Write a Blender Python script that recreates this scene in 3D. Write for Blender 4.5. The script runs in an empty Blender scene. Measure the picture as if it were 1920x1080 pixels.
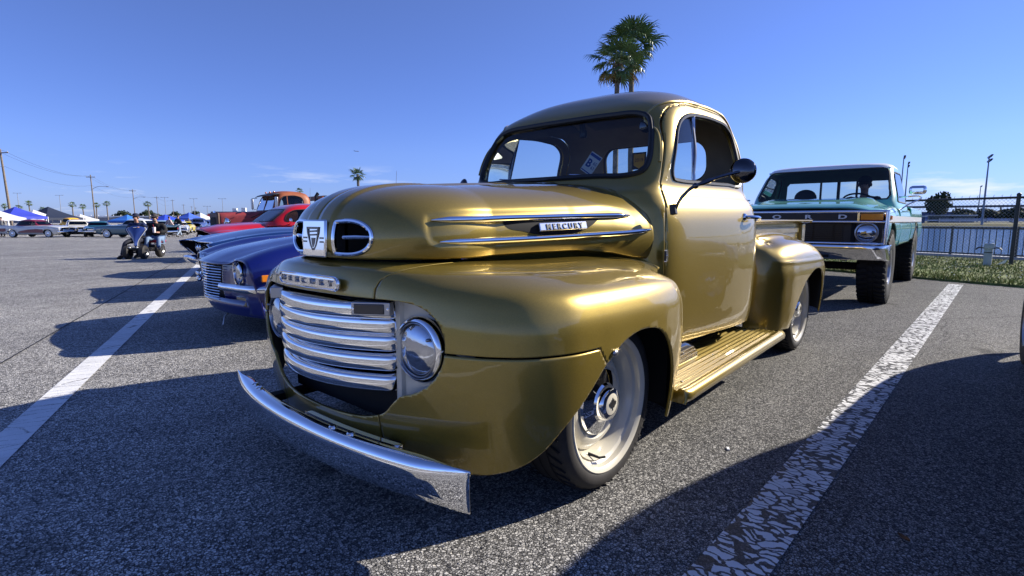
import bpy, bmesh, math, random
import numpy as np
from mathutils import Vector, Matrix
random.seed(7); RNG = np.random.default_rng(7)
SC = bpy.context.scene; COL = SC.collection
R = math.radians
# ---------------------------------------------------------------- camera, sky, sun, exposure
cam = bpy.data.cameras.new('camera'); cam.sensor_width = 36.0; cam.lens = 18.585
cam.clip_start = 0.05; cam.clip_end = 6000
cam.dof.use_dof = False
camo = bpy.data.objects.new('camera', cam); COL.objects.link(camo)
camo.location = (1.7148, 1.8278, 1.0277)
_y, _p = R(220.964), R(-7.276)
_F = Vector((math.cos(_p)*math.cos(_y), math.cos(_p)*math.sin(_y), math.sin(_p)))
camo.rotation_euler = _F.to_track_quat('-Z', 'Y').to_euler()
SC.camera = camo
SUN_AZ, SUN_EL = R(150), R(28.5)
SUND = Vector((math.cos(SUN_EL)*math.cos(SUN_AZ), math.cos(SUN_EL)*math.sin(SUN_AZ), math.sin(SUN_EL)))
sun = bpy.data.lights.new('sun', 'SUN'); sun.energy = 5.0; sun.angle = R(0.5); sun.color = (1.0, 0.93, 0.82)
suno = bpy.data.objects.new('sun', sun); COL.objects.link(suno)
suno.rotation_euler = SUND.to_track_quat('Z', 'Y').to_euler()
world = bpy.data.worlds.new('World'); SC.world = world; world.use_nodes = True
def build_world():
    nt = world.node_tree; N = nt.nodes; L = nt.links
    for n in list(N): N.remove(n)
    out = N.new('ShaderNodeOutputWorld'); bg = N.new('ShaderNodeBackground')
    sky = N.new('ShaderNodeTexSky'); sky.sky_type = 'NISHITA'; sky.sun_disc = False
    sky.sun_elevation = SUN_EL; sky.sun_rotation = R(90) - SUN_AZ
    sky.air_density = 1.0; sky.dust_density = 0.0; sky.ozone_density = 1.6; sky.altitude = 0
    hs = N.new('ShaderNodeHueSaturation'); hs.inputs['Saturation'].default_value = 1.06; hs.inputs['Hue'].default_value = 0.5
    wb = N.new('ShaderNodeMixRGB'); wb.blend_type = 'MULTIPLY'; wb.inputs[0].default_value = 1; wb.inputs[2].default_value = (1.0,.97,1.46,1)   # camera white balance is set for the warm sun
    L.new(sky.outputs[0], wb.inputs[1]); L.new(wb.outputs[0], hs.inputs['Color'])
    # the clear air of the day: less of the yellow veil Nishita puts along the horizon, all the way round
    tc0 = N.new('ShaderNodeTexCoord'); s0 = N.new('ShaderNodeSeparateXYZ'); L.new(tc0.outputs['Generated'], s0.inputs[0])
    r0 = N.new('ShaderNodeValToRGB'); e0 = r0.color_ramp.elements; e0[0].position = 0.0; e0[0].color = (.40,.60,1.0,1); e0[1].position = .42; e0[1].color = (1,1,1,1)
    q0 = e0.new(.12); q0.color = (.74,.87,1.08,1); q1 = e0.new(.03); q1.color = (.54,.72,1.06,1); L.new(s0.outputs['Z'], r0.inputs[0])
    h0 = N.new('ShaderNodeMixRGB'); h0.blend_type = 'MULTIPLY'; h0.inputs[0].default_value = 1; L.new(wb.outputs[0], h0.inputs[1]); L.new(r0.outputs[0], h0.inputs[2]); L.new(h0.outputs[0], hs.inputs['Color'])
    # low fair-weather clouds, wispy, in a belt just above the horizon
    tc = N.new('ShaderNodeTexCoord'); mp = N.new('ShaderNodeMapping'); mp.inputs['Scale'].default_value = (5, 5, 34)
    mp.inputs['Location'].default_value = (0.4, 8.8, 2.2)
    L.new(tc.outputs['Generated'], mp.inputs[0])
    nz = N.new('ShaderNodeTexNoise'); nz.inputs['Scale'].default_value = 1.0; nz.inputs['Detail'].default_value = 7; nz.inputs['Roughness'].default_value = .58
    L.new(mp.outputs[0], nz.inputs['Vector'])
    rp = N.new('ShaderNodeValToRGB'); rp.color_ramp.elements[0].position = .585; rp.color_ramp.elements[1].position = .71
    L.new(nz.outputs[0], rp.inputs[0])
    sx = N.new('ShaderNodeSeparateXYZ'); L.new(tc.outputs['Generated'], sx.inputs[0])
    r2 = N.new('ShaderNodeValToRGB'); e = r2.color_ramp.elements
    e[0].position = 0.0; e[0].color = (.7,.7,.7,1); e[1].position = .02; e[1].color = (1,1,1,1)
    a = e.new(.055); a.color = (.8,.8,.8,1); a = e.new(.1); a.color = (0,0,0,1)
    L.new(sx.outputs['Z'], r2.inputs[0])
    mu = N.new('ShaderNodeMath'); mu.operation = 'MULTIPLY'; L.new(rp.outputs[0], mu.inputs[0]); L.new(r2.outputs[0], mu.inputs[1])
    m2 = N.new('ShaderNodeMath'); m2.operation = 'MULTIPLY'; m2.inputs[1].default_value = .8; L.new(mu.outputs[0], m2.inputs[0])
    mx = N.new('ShaderNodeMixRGB'); L.new(m2.outputs[0], mx.inputs[0]); L.new(hs.outputs[0], mx.inputs[1]); mx.inputs[2].default_value = (9.5, 9.8, 10.4, 1)
    L.new(mx.outputs[0], bg.inputs[0]); bg.inputs[1].default_value = 0.060
    L.new(bg.outputs[0], out.inputs[0])
build_world()
SC.view_settings.view_transform = 'Standard'; SC.view_settings.look = 'None'
SC.view_settings.exposure = 0.82; SC.view_settings.gamma = 1.0; SC.view_settings.use_curve_mapping = False
SC.cycles.max_bounces = 10; SC.cycles.transparent_max_bounces = 24; SC.cycles.glossy_bounces = 6; SC.cycles.transmission_bounces = 8
SC.cycles.caustics_reflective = False; SC.cycles.caustics_refractive = False
SC.cycles.use_denoising = True; SC.cycles.sample_clamp_indirect = 6

# ---------------------------------------------------------------- materials
MATS = {}
def mat(name, col=(.5,.5,.5), rough=.5, metal=0.0, coat=0.0, coatr=.03, spec=.5, var=None, bump=None, ior=1.45, spots=None):
    """principled material; var=(scale, amount) mottles the colour, bump=(scale, strength)"""
    if name in MATS: return MATS[name]
    m = bpy.data.materials.new(name); m.use_nodes = True; MATS[name] = m
    nt = m.node_tree; N = nt.nodes; L = nt.links; b = N['Principled BSDF']
    b.inputs['Base Color'].default_value = (*col, 1); b.inputs['Roughness'].default_value = rough
    b.inputs['Metallic'].default_value = metal; b.inputs['Coat Weight'].default_value = coat
    b.inputs['Coat Roughness'].default_value = coatr; b.inputs['Specular IOR Level'].default_value = spec
    b.inputs['IOR'].default_value = ior
    if var or bump:
        tc = N.new('ShaderNodeTexCoord')
    if var:
        nz = N.new('ShaderNodeTexNoise'); nz.inputs['Scale'].default_value = var[0]; nz.inputs['Detail'].default_value = 5
        L.new(tc.outputs['Object'], nz.inputs['Vector'])
        mr = N.new('ShaderNodeMapRange'); mr.inputs[1].default_value = .3; mr.inputs[2].default_value = .7
        mr.inputs[3].default_value = 1-var[1]; mr.inputs[4].default_value = 1+var[1]
        L.new(nz.outputs[0], mr.inputs[0])
        mx = N.new('ShaderNodeMixRGB'); mx.blend_type = 'MULTIPLY'; mx.inputs[0].default_value = 1
        mx.inputs[1].default_value = (*col, 1); L.new(mr.outputs[0], mx.inputs[2]); L.new(mx.outputs[0], b.inputs['Base Color'])
        if spots:   # rust or dirt patches of another colour
            n2 = N.new('ShaderNodeTexNoise'); n2.inputs['Scale'].default_value = spots[0]; n2.inputs['Detail'].default_value = 8; n2.inputs['Roughness'].default_value = .7
            L.new(tc.outputs['Object'], n2.inputs['Vector'])
            rp = N.new('ShaderNodeValToRGB'); rp.color_ramp.elements[0].position = spots[1]; rp.color_ramp.elements[1].position = spots[1]+.12
            L.new(n2.outputs[0], rp.inputs[0])
            m3 = N.new('ShaderNodeMixRGB'); L.new(rp.outputs[0], m3.inputs[0]); L.new(mx.outputs[0], m3.inputs[1]); m3.inputs[2].default_value = (*spots[2], 1)
            L.new(m3.outputs[0], b.inputs['Base Color'])
    if bump:
        nb = N.new('ShaderNodeTexNoise'); nb.inputs['Scale'].default_value = bump[0]; nb.inputs['Detail'].default_value = 6
        L.new(tc.outputs['Object'], nb.inputs['Vector'])
        bp = N.new('ShaderNodeBump'); bp.inputs['Strength'].default_value = bump[1]; bp.inputs['Distance'].default_value = bump[2] if len(bump) > 2 else .01
        L.new(nb.outputs[0], bp.inputs['Height']); L.new(bp.outputs[0], b.inputs['Normal'])
    return m
def glass_mat(name, tint=(.92,.96,.95), refl=1.0):
    if name in MATS: return MATS[name]
    m = bpy.data.materials.new(name); m.use_nodes = True; MATS[name] = m
    nt = m.node_tree; N = nt.nodes; L = nt.links; N.remove(N['Principled BSDF'])
    tr = N.new('ShaderNodeBsdfTransparent'); tr.inputs[0].default_value = (*tint, 1)
    gl = N.new('ShaderNodeBsdfGlossy'); gl.inputs['Roughness'].default_value = .01
    fr = N.new('ShaderNodeFresnel'); fr.inputs[0].default_value = 1.5
    mu = N.new('ShaderNodeMath'); mu.operation = 'MULTIPLY'; mu.inputs[1].default_value = refl; L.new(fr.outputs[0], mu.inputs[0])
    mx = N.new('ShaderNodeMixShader'); L.new(mu.outputs[0], mx.inputs[0]); L.new(tr.outputs[0], mx.inputs[1]); L.new(gl.outputs[0], mx.inputs[2])
    L.new(mx.outputs[0], N['Material Output'].inputs[0])
    return m

# ---------------------------------------------------------------- mesh tools
class MB:
    """collects polygons of ONE mesh"""
    def __init__(s): s.v = []; s.f = []; s.n = 0; s.mi = []; s.cur = 0
    def add(s, V, F):
        V = np.asarray(V, float).reshape(-1, 3); s.v.append(V); k = s.n
        s.f += [tuple(int(i)+k for i in f) for f in F]; s.mi += [s.cur]*len(F); s.n += len(V); return s
    def box(s, c, d, rz=0, ry=0, rx=0):
        x, y, z = d[0]/2, d[1]/2, d[2]/2
        V = np.array([(-x,-y,-z),(x,-y,-z),(x,y,-z),(-x,y,-z),(-x,-y,z),(x,-y,z),(x,y,z),(-x,y,z)])
        if rz or ry or rx: V = V @ np.array(Matrix.Rotation(rz,3,'Z') @ Matrix.Rotation(ry,3,'Y') @ Matrix.Rotation(rx,3,'X')).T
        return s.add(V + np.array(c), [(0,3,2,1),(4,5,6,7),(0,1,5,4),(1,2,6,5),(2,3,7,6),(3,0,4,7)])
    def bar(s, a, b, w, h=None, up=(0,0,1)):
        a = np.array(a,float); b = np.array(b,float); d = b-a; l = np.linalg.norm(d); d /= l
        u = np.array(up,float)
        if abs(d@u) > .98: u = np.array((1.,0,0))
        s_ = np.cross(d,u); s_ /= np.linalg.norm(s_); u = np.cross(s_,d); h = h or w
        V = [p + s_*i*w/2 + u*j*h/2 for p in (a,b) for i,j in ((-1,-1),(1,-1),(1,1),(-1,1))]
        return s.add(V, [(0,3,2,1),(4,5,6,7),(0,1,5,4),(1,2,6,5),(2,3,7,6),(3,0,4,7)])
    def tube(s, P, r, n=8, closed=False, cap=True, flat=1.0, up=None):
        P = np.asarray(P,float); m = len(P); r = np.broadcast_to(np.asarray(r,float), (m,))
        T = np.gradient(P, axis=0) if not closed else np.roll(P,-1,0)-np.roll(P,1,0)
        T /= np.linalg.norm(T,axis=1)[:,None]+1e-12
        u = np.array(up if up is not None else ((0,0,1.) if abs(T[0][2])<.9 else (1.,0,0)))
        V = []; a = np.linspace(0,2*math.pi,n,endpoint=False)
        for i in range(m):
            u = u - T[i]*(u@T[i]); u /= np.linalg.norm(u)+1e-12; w = np.cross(T[i],u)
            V.append(P[i] + r[i]*(np.cos(a)[:,None]*w + flat*np.sin(a)[:,None]*u))
        V = np.concatenate(V); F = []
        for i in range(m if closed else m-1):
            j = (i+1) % m
            for k in range(n): F.append((i*n+k, i*n+(k+1)%n, j*n+(k+1)%n, j*n+k))
        if cap and not closed: F += [tuple(range(n-1,-1,-1)), tuple((m-1)*n+k for k in range(n))]
        return s.add(V,F)
    def lathe(s, prof, n=32, o=(0,0,0), ax=(0,0,1), closed=False):
        """prof: (radius, height along ax)"""
        ax = np.array(ax,float); ax /= np.linalg.norm(ax); u = np.array((1.,0,0)) if abs(ax[0])<.9 else np.array((0,0,1.))
        u = u-ax*(u@ax); u /= np.linalg.norm(u); w = np.cross(ax,u); a = np.linspace(0,2*math.pi,n,endpoint=False)
        ring = np.cos(a)[:,None]*u+np.sin(a)[:,None]*w
        V = np.concatenate([np.array(o)+ax*h+ring*max(r,1e-5) for r,h in prof]); F = []
        m = len(prof)
        for i in range(m if closed else m-1):
            j = (i+1) % m
            for k in range(n): F.append((i*n+k, i*n+(k+1)%n, j*n+(k+1)%n, j*n+k))
        return s.add(V,F)
    def grid(s, P, cu=False, cv=False, flip=False):
        P = np.asarray(P,float); a,b = P.shape[:2]; F = []
        for i in range(a if cu else a-1):
            for j in range(b if cv else b-1):
                q = (i*b+j, ((i+1)%a)*b+j, ((i+1)%a)*b+(j+1)%b, i*b+(j+1)%b); F.append(q[::-1] if flip else q)
        return s.add(P.reshape(-1,3),F)
    def prism(s, poly, lo, hi, plane='xz'):
        """poly in the named plane, extruded along the third axis"""
        n = len(poly); ix = {'xz':(0,2,1),'xy':(0,1,2),'yz':(1,2,0)}[plane]; V = np.zeros((2*n,3))
        for k,(p,q) in enumerate(poly):
            for m,h in ((0,lo),(n,hi)): V[k+m][ix[0]] = p; V[k+m][ix[1]] = q; V[k+m][ix[2]] = h
        return s.add(V, [tuple(range(n)), tuple(range(2*n-1,n-1,-1))]+[(k,k+n,(k+1)%n+n,(k+1)%n) for k in range(n)])
    def ball(s, c, r, n=16, m=10):
        r = np.broadcast_to(np.asarray(r,float),(3,)); t = np.linspace(0,math.pi,m+1); a = np.linspace(0,2*math.pi,n,endpoint=False)
        P = np.stack([np.outer(np.sin(t),np.cos(a)),np.outer(np.sin(t),np.sin(a)),np.outer(np.cos(t),np.ones(n))],-1)*r+np.array(c)
        return s.grid(P, cv=True, flip=False)
    def xf(s, M):
        M = np.array(M); s.v = [v @ M[:3,:3].T + M[:3,3] for v in s.v]; return s
    def mirror(s):
        s.v = [v*np.array([1,-1,1]) for v in s.v]; s.f = [f[::-1] for f in s.f]; return s
def make_mesh(name, mb, mats, smooth=38, recalc=True):
    V = np.concatenate(mb.v); me = bpy.data.meshes.new(name); me.from_pydata(V.tolist(), [], mb.f)
    for m in (mats if isinstance(mats,(list,tuple)) else [mats]): me.materials.append(m)
    if any(mb.mi): me.polygons.foreach_set('material_index', mb.mi)
    if recalc or smooth:
        bm = bmesh.new(); bm.from_mesh(me); bmesh.ops.remove_doubles(bm, verts=bm.verts, dist=1e-5)
        bmesh.ops.dissolve_degenerate(bm, edges=bm.edges, dist=1e-6)
        if recalc: bmesh.ops.recalc_face_normals(bm, faces=bm.faces)
        bm.to_mesh(me); bm.free()
    if smooth:
        me.polygons.foreach_set('use_smooth', [True]*len(me.polygons)); me.set_sharp_from_angle(angle=R(smooth))
    me.update(); return me
def obj(name, mb, mats, parent=None, smooth=38, solid=None, bevel=None, loc=None, rz=None, label=None, recalc=True, kind=None):
    me = mb if isinstance(mb, bpy.types.Mesh) else make_mesh(name, mb, mats, smooth, recalc)
    o = bpy.data.objects.new(name, me); COL.objects.link(o)
    if parent: o.parent = parent
    if loc is not None: o.location = loc
    if rz is not None: o.rotation_euler = (0,0,rz)
    if solid:
        sm = o.modifiers.new('thickness','SOLIDIFY'); sm.thickness = solid[0]; sm.offset = -1
        if len(solid) > 1: sm.material_offset = solid[1]; 
        sm.use_even_offset = False
    if bevel:
        bv = o.modifiers.new('edges','BEVEL'); bv.width = bevel; bv.segments = 2; bv.limit_method = 'ANGLE'; bv.angle_limit = R(40)
    if label: o['label'] = label
    if kind: o['kind'] = kind
    return o
def thing(name, label, cat, loc=(0,0,0), rz=0, group=None):
    o = bpy.data.objects.new(name, None); COL.objects.link(o); o.empty_display_size = .2
    o.location = loc; o.rotation_euler = (0,0,rz); o['label'] = label; o['category'] = cat
    if group: o['group'] = group
    return o
def tag(o, label, cat, group=None):
    o['label'] = label; o['category'] = cat
    if group: o['group'] = group
    return o
def struct(o): o['kind'] = 'structure'; return o
def dup(root, loc=None, rz=None, label=None, scale=None):
    r = root.copy(); COL.objects.link(r)
    if loc is not None: r.location = loc
    if rz is not None: r.rotation_euler = (0,0,rz)
    if scale is not None: r.scale = (scale,)*3 if np.isscalar(scale) else scale
    if label: r['label'] = label
    for ch in list(root.children):
        c = ch.copy(); COL.objects.link(c); c.parent = r
        for g in list(ch.children):
            d = g.copy(); COL.objects.link(d); d.parent = c
    return r
def herm(P, T, t):
    """non-uniform cubic through P at knots T, sampled at t"""
    P = np.asarray(P,float); T = np.asarray(T,float); n = len(P); h = np.diff(T); sh = (n-1,)+(1,)*(P.ndim-1)
    d = np.diff(P,axis=0)/h.reshape(sh); M = np.empty_like(P)
    if n == 2: M[:] = d[0]
    else:
        w = (h[:-1]/(h[:-1]+h[1:])).reshape((n-2,)+(1,)*(P.ndim-1)); M[1:-1] = d[:-1]*(1-w)+d[1:]*w
        M[0] = 1.5*d[0]-.5*M[1]; M[-1] = 1.5*d[-1]-.5*M[-2]
    i = np.clip(np.searchsorted(T,t,side='right')-1,0,n-2); hh = h[i].reshape((-1,)+(1,)*(P.ndim-1))
    s = ((t-T[i])/h[i]).reshape(hh.shape)
    return P[i]*(1+2*s)*(1-s)**2 + M[i]*hh*s*(1-s)**2 + P[i+1]*s*s*(3-2*s) + M[i+1]*hh*s*s*(s-1)
def curve(P, n, closed=False):
    P = np.asarray(P,float)
    if closed: P = np.concatenate([P[-2:],P,P[:3]])
    T = np.concatenate([[0],np.cumsum(np.linalg.norm(np.diff(P,axis=0),axis=1)**.75+1e-6)])
    return herm(P,T,np.linspace(T[2],T[-3],n,endpoint=False) if closed else np.linspace(0,T[-1],n))
def patch(C, nu, nv):
    """bicubic patch through control grid C[a][b]"""
    C = np.asarray(C,float)
    Tu = np.concatenate([[0],np.cumsum(np.linalg.norm(np.diff(C,axis=0),axis=2).mean(1)+1e-6)])
    Tv = np.concatenate([[0],np.cumsum(np.linalg.norm(np.diff(C,axis=1),axis=2).mean(0)+1e-6)])
    A = herm(C,Tu,np.linspace(0,Tu[-1],nu)); B = herm(np.swapaxes(A,0,1),Tv,np.linspace(0,Tv[-1],nv))
    return np.swapaxes(B,0,1)
def sdf(P, Q):
    """signed distance of points P (n,2) to polygon Q, positive inside"""
    P = np.asarray(P,float); Q = np.asarray(Q,float); d = np.full(len(P),1e9); ins = np.zeros(len(P),bool)
    for k in range(len(Q)):
        a = Q[k]; b = Q[(k+1)%len(Q)]; e = b-a; w = P-a; t = np.clip((w@e)/(e@e+1e-12),0,1)
        d = np.minimum(d,np.linalg.norm(w-t[:,None]*e,axis=1))
        c = ((a[1]<=P[:,1])&(b[1]>P[:,1]))|((b[1]<=P[:,1])&(a[1]>P[:,1]))
        xx = a[0]+(P[:,1]-a[1])/(e[1] if abs(e[1])>1e-12 else 1e-12)*e[0]; ins ^= c&(P[:,0]<xx)
    return np.where(ins,d,-d)
def rsd(P, c, h, r):
    """rounded rectangle, positive inside"""
    q = np.abs(P-np.array(c))-np.array(h)+r
    return r-(np.linalg.norm(np.maximum(q,0),axis=1)+np.minimum(np.max(q,axis=1),0))
def clip(V, F, f):
    """keep the part of the mesh with f>0; returns V, F, loops of the cut"""
    V = np.asarray(V); f = np.asarray(f,float); f = np.where(np.abs(f)<1e-9,1e-9,f); nv = []; ed = {}; nf = []; seg = {}
    def cut(a,b):
        k = (a,b) if a<b else (b,a)
        if k not in ed:
            t = f[k[0]]/(f[k[0]]-f[k[1]]); ed[k] = len(V)+len(nv); nv.append(V[k[0]]+(V[k[1]]-V[k[0]])*t)
        return ed[k]
    pos = f>0
    for q in F:
        s = [pos[i] for i in q]
        if all(s): nf.append(q); continue
        if not any(s): continue
        o = []; cs = []
        for i in range(len(q)):
            a,b = q[i],q[(i+1)%len(q)]
            if pos[a]: o.append(a)
            if pos[a] != pos[b]: c = cut(a,b); o.append(c); cs.append(c)
        if len(o)>2: nf.append(tuple(o))
        if len(cs)==2:
            seg.setdefault(cs[0],[]).append(cs[1]); seg.setdefault(cs[1],[]).append(cs[0])
    V2 = np.concatenate([V,np.array(nv).reshape(-1,3)]) if nv else V
    loops = []; seen = set()
    ends = [k for k in seg if len(seg[k])==1]+list(seg)
    for k in ends:
        if k in seen: continue
        L = [k]; seen.add(k)
        while True:
            nx = [j for j in seg[L[-1]] if j not in seen]
            if not nx: break
            L.append(nx[0]); seen.add(nx[0])
        loops.append(V2[L])
    used = sorted({i for q in nf for i in q}); rm = {o:i for i,o in enumerate(used)}
    return V2[used], [tuple(rm[i] for i in q) for q in nf], loops
def gridVF(P, cu=False, cv=False):
    m = MB(); m.grid(P,cu,cv); return m.v[0], m.f
def vf(V,F): m = MB(); m.add(V,F); return m
def rnd_poly(c, h, r, n=6):
    out = []
    for sx,sy,a0 in ((1,1,0),(-1,1,90),(-1,-1,180),(1,-1,270)):
        for k in range(n+1):
            a = R(a0+90*k/n); out.append((c[0]+sx*(h[0]-r)+r*math.cos(a), c[1]+sy*(h[1]-r)+r*math.sin(a)))
    return out
def text(name, body, size, parent, m, ext=.002, loc=(0,0,0), rot=(0,0,0), align='CENTER', sx=1.0, bold=0.0):
    c = bpy.data.curves.new(name,'FONT'); c.body = body; c.size = size; c.extrude = ext; c.align_x = align; c.align_y = 'CENTER'; c.offset = bold
    t = bpy.data.objects.new(name+'_tmp', c); COL.objects.link(t)
    dg = bpy.context.evaluated_depsgraph_get(); me = bpy.data.meshes.new_from_object(t.evaluated_get(dg)); bpy.data.objects.remove(t)
    me.name = name; me.materials.clear(); me.materials.append(m)
    o = bpy.data.objects.new(name, me); COL.objects.link(o); o.parent = parent; o.location = loc; o.rotation_euler = rot; o.scale = (sx,1,1)
    return o
# ---------------------------------------------------------------- shared car materials
def car_paint(name, col, metal=.0, rough=.35, flake=0.0, coat=1.0):
    if name in MATS: return MATS[name]
    m = mat(name, col, rough, metal, coat, .02)
    nt = m.node_tree; N = nt.nodes; L = nt.links; b = N['Principled BSDF']
    tc = N.new('ShaderNodeTexCoord')
    if flake:
        vo = N.new('ShaderNodeTexVoronoi'); vo.inputs['Scale'].default_value = 420; L.new(tc.outputs['Object'], vo.inputs['Vector'])
        sx = N.new('ShaderNodeSeparateColor'); L.new(vo.outputs['Color'], sx.inputs[0])
        mr = N.new('ShaderNodeMapRange'); mr.inputs[3].default_value = 1-flake; mr.inputs[4].default_value = 1+flake; L.new(sx.outputs[0], mr.inputs[0])
        mx = N.new('ShaderNodeMixRGB'); mx.blend_type = 'MULTIPLY'; mx.inputs[0].default_value = 1; mx.inputs[1].default_value = (*col,1)
        L.new(mr.outputs[0], mx.inputs[2]); L.new(mx.outputs[0], b.inputs['Base Color'])
    # barely visible orange peel in the clear coat
    nb = N.new('ShaderNodeTexNoise'); nb.inputs['Scale'].default_value = 9; nb.inputs['Detail'].default_value = 2; L.new(tc.outputs['Object'], nb.inputs['Vector'])
    bp = N.new('ShaderNodeBump'); bp.inputs['Strength'].default_value = .05; bp.inputs['Distance'].default_value = .02
    L.new(nb.outputs[0], bp.inputs['Height']); L.new(bp.outputs[0], b.inputs['Coat Normal'])
    # faint dust film
    n2 = N.new('ShaderNodeTexNoise'); n2.inputs['Scale'].default_value = 2.5; n2.inputs['Detail'].default_value = 8; L.new(tc.outputs['Object'], n2.inputs['Vector'])
    r2 = N.new('ShaderNodeMapRange'); r2.inputs[1].default_value = .35; r2.inputs[2].default_value = .7; r2.inputs[3].default_value = .008; r2.inputs[4].default_value = .035
    L.new(n2.outputs[0], r2.inputs[0]); L.new(r2.outputs[0], b.inputs['Coat Roughness'])
    return m
GOLD = car_paint('gold_metallic_paint', (.300,.214,.038), .60, .36, .09)
CHROME = mat('chrome', (.86,.87,.89), .022, 1.0, var=(6,.02))
STEEL = mat('dull_steel', (.42,.42,.43), .35, 1.0)
DARK = mat('underbody_black', (.012,.012,.013), .75, spec=.25)
RUBBER = mat('tyre_rubber', (.030,.028,.027), .62, spec=.35, var=(14,.25), bump=(220,.08))
SEAL = mat('rubber_seal', (.012,.012,.012), .45)
CREAM = mat('cream_paint', (.60,.56,.455), .32, coat=.7, var=(5,.05))
GLASS = glass_mat('window_glass', (.78,.84,.83), 1.3)
TINT = glass_mat('tinted_glass', (.30,.34,.35))
TRIM = mat('tan_headliner', (.21,.195,.165), .85, var=(9,.1))
LEATHER = mat('tan_seat_vinyl', (.26,.19,.12), .5, var=(12,.12))
BLACKP = mat('black_plastic', (.015,.015,.016), .4)
LENS = mat('headlamp_lens', (.50,.52,.56), .03, .92, bump=(40,.05))
AMBER = mat('amber_lens', (.75,.22,.02), .18, coat=.6)
REDL = mat('red_lens', (.45,.02,.015), .15, coat=.6)
SMOKE = mat('smoked_lens', (.03,.03,.033), .12, coat=.8)
PAPER = mat('white_paper', (.80,.80,.78), .7)
BLUEINK = mat('blue_print', (.02,.07,.30), .6)
YELINK = mat('yellow_print', (.62,.42,.05), .6)
WHITEP = mat('white_enamel', (.78,.78,.76), .35, coat=.4)

# ---------------------------------------------------------------- the gold pickup (stands along x, nose to +x)
GT = thing('pickup_truck', 'gold 1940s style pickup truck with chrome grille bars and cream wheels, nearest vehicle', 'pickup truck')
def both(name, mk, mats, parent=GT, **k):
    """left part and its mirrored twin; mk() returns a fresh MB"""
    a = obj(name, mk(), mats, parent, **k); b = obj(name, mk().mirror(), mats, parent, **k); return a, b
# --- hood
def hood_w(x): return np.interp(x,[-.67,-.655,-.55,-.4,-.17,.24],[.685,.682,.65,.612,.555,.475])
def hood_top(x): return np.interp(x,[-.67,-.06,.24],[1.228,1.192,1.172])
def hood_bot(x): return np.interp(x,[-.67,-.64,-.55,-.42,-.2,.1,.3,.7],[.868,.845,.852,.878,.898,.897,.892,.893])
PS = np.linspace(0,1,64)
def hood_sec(p, n=64):
    a = np.linspace(0,math.pi/2,n); Rr = np.cos(a)**(2/p); Z = np.sin(a)**(2/p)
    d = np.concatenate([[0],np.cumsum(np.hypot(np.diff(Rr),np.diff(Z)))]); q = np.linspace(0,d[-1],n)
    return np.interp(q,d,Rr), np.interp(q,d,Z)
def hood_half():
    cols = []
    for x in np.linspace(-.655,.24,110)[:-1]:
        Rr,Z = hood_sec(2.75+.5*np.clip((x+.655)/.9,0,1)); bul = 1-.05*np.clip(1-Z/.42,0,1)**2
        w = hood_w(x); zb = hood_bot(x); zt = hood_top(x); cols.append(np.stack([np.full(64,x), w*Rr*bul, zb+(zt-zb)*Z],-1))
    for ph in np.linspace(0,1,80):
        Rr,Z = hood_sec(3.25); bul = 1-.05*np.clip(1-Z/.42,0,1)**2
        t = ph*math.pi/2; cx = math.sin(t)**(2/2.5); cy = max(math.cos(t),0)**(2/2.5)
        x = .24+.468*Rr*cx*(1-.03*np.clip(1-Z/.3,0,1)**2); cols.append(np.stack([x, .475*Rr*cy*bul, hood_bot(x)+(hood_top(.24)-.02*Rr*cx*cx*Rr-hood_bot(x))*Z],-1))
    return np.array(cols)
def hood_y(x, z):
    P = HOOD_G.reshape(-1,3); d = (P[:,0]-x)**2+(P[:,2]-z)**2+(P[:,1]<.2)*9; Q = P[np.argpartition(d,14)[:14]]
    A = np.stack([np.ones(len(Q)),Q[:,0]-x,Q[:,2]-z],1); return float(np.linalg.lstsq(A,Q[:,1],rcond=None)[0][0])
def gnorm(G):
    n = np.cross(np.gradient(G,axis=0),np.gradient(G,axis=1)); return n/(np.linalg.norm(n,axis=2)[...,None]+1e-9)
def sstep(a,b,x): t = np.clip((x-a)/(b-a),0,1); return t*t*(3-2*t)
HOOD_G = hood_half()
_n = gnorm(HOOD_G); _c = HOOD_G - np.array([0,0,1.0]); _c[...,0] -= np.minimum(HOOD_G[...,0],.24)
_n *= np.sign((_n*_c).sum(-1))[...,None]
_f = .009*(1-sstep(.082,.098,np.abs(HOOD_G[...,1])))*sstep(.90,.93,HOOD_G[...,2])
PRESS = np.array(curve([(.53,1.0),(.52,1.045),(.45,1.06),(.2,1.068),(-.2,1.082),(-.45,1.088),(-.6,1.05),(-.6,.97),(-.4,.935),(0,.93),(.4,.93),(.52,.95)],60,True))
_d = sdf(HOOD_G[...,[0,2]].reshape(-1,2), PRESS).reshape(HOOD_G.shape[:2])
_f = _f - .007*sstep(-.004,.014,_d)*(HOOD_G[...,1]>.3)*sstep(-.62,-.35,HOOD_G[...,0])
HOOD_G = HOOD_G + _n*_f[...,None]
V,F = gridVF(HOOD_G)
DV = np.array(curve([(.103,.912),(.100,.965),(.103,1.02),(.15,1.024),(.20,1.018),(.245,1.0),(.270,.968),(.248,.938),(.205,.918),(.15,.909)],70,True))
DV = np.array([(.104,.910),(.104,1.024)]+[tuple(p) for p in curve([(.15,1.026),(.195,1.024),(.238,1.011),(.263,.991),(.270,.967),(.262,.942),(.236,.922),(.195,.911),(.15,.909)],40)])
f = np.where(V[:,0]>.45, -sdf(V[:,1:],DV), 1.0)
V1,F1,LP = clip(V,F,f)
SLOT = [(.20,1.018),(.03,1.026),(-.33,1.038),(-.30,1.02),(-.22,.985),(-.16,.974),(.05,.974),(.10,.985),(.18,1.0)]
SLOT = np.array(curve(SLOT,70,True))
hb = vf(V1,F1); hb2 = vf(V1,F1).mirror(); hb.add(hb2.v[0], hb2.f)
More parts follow.
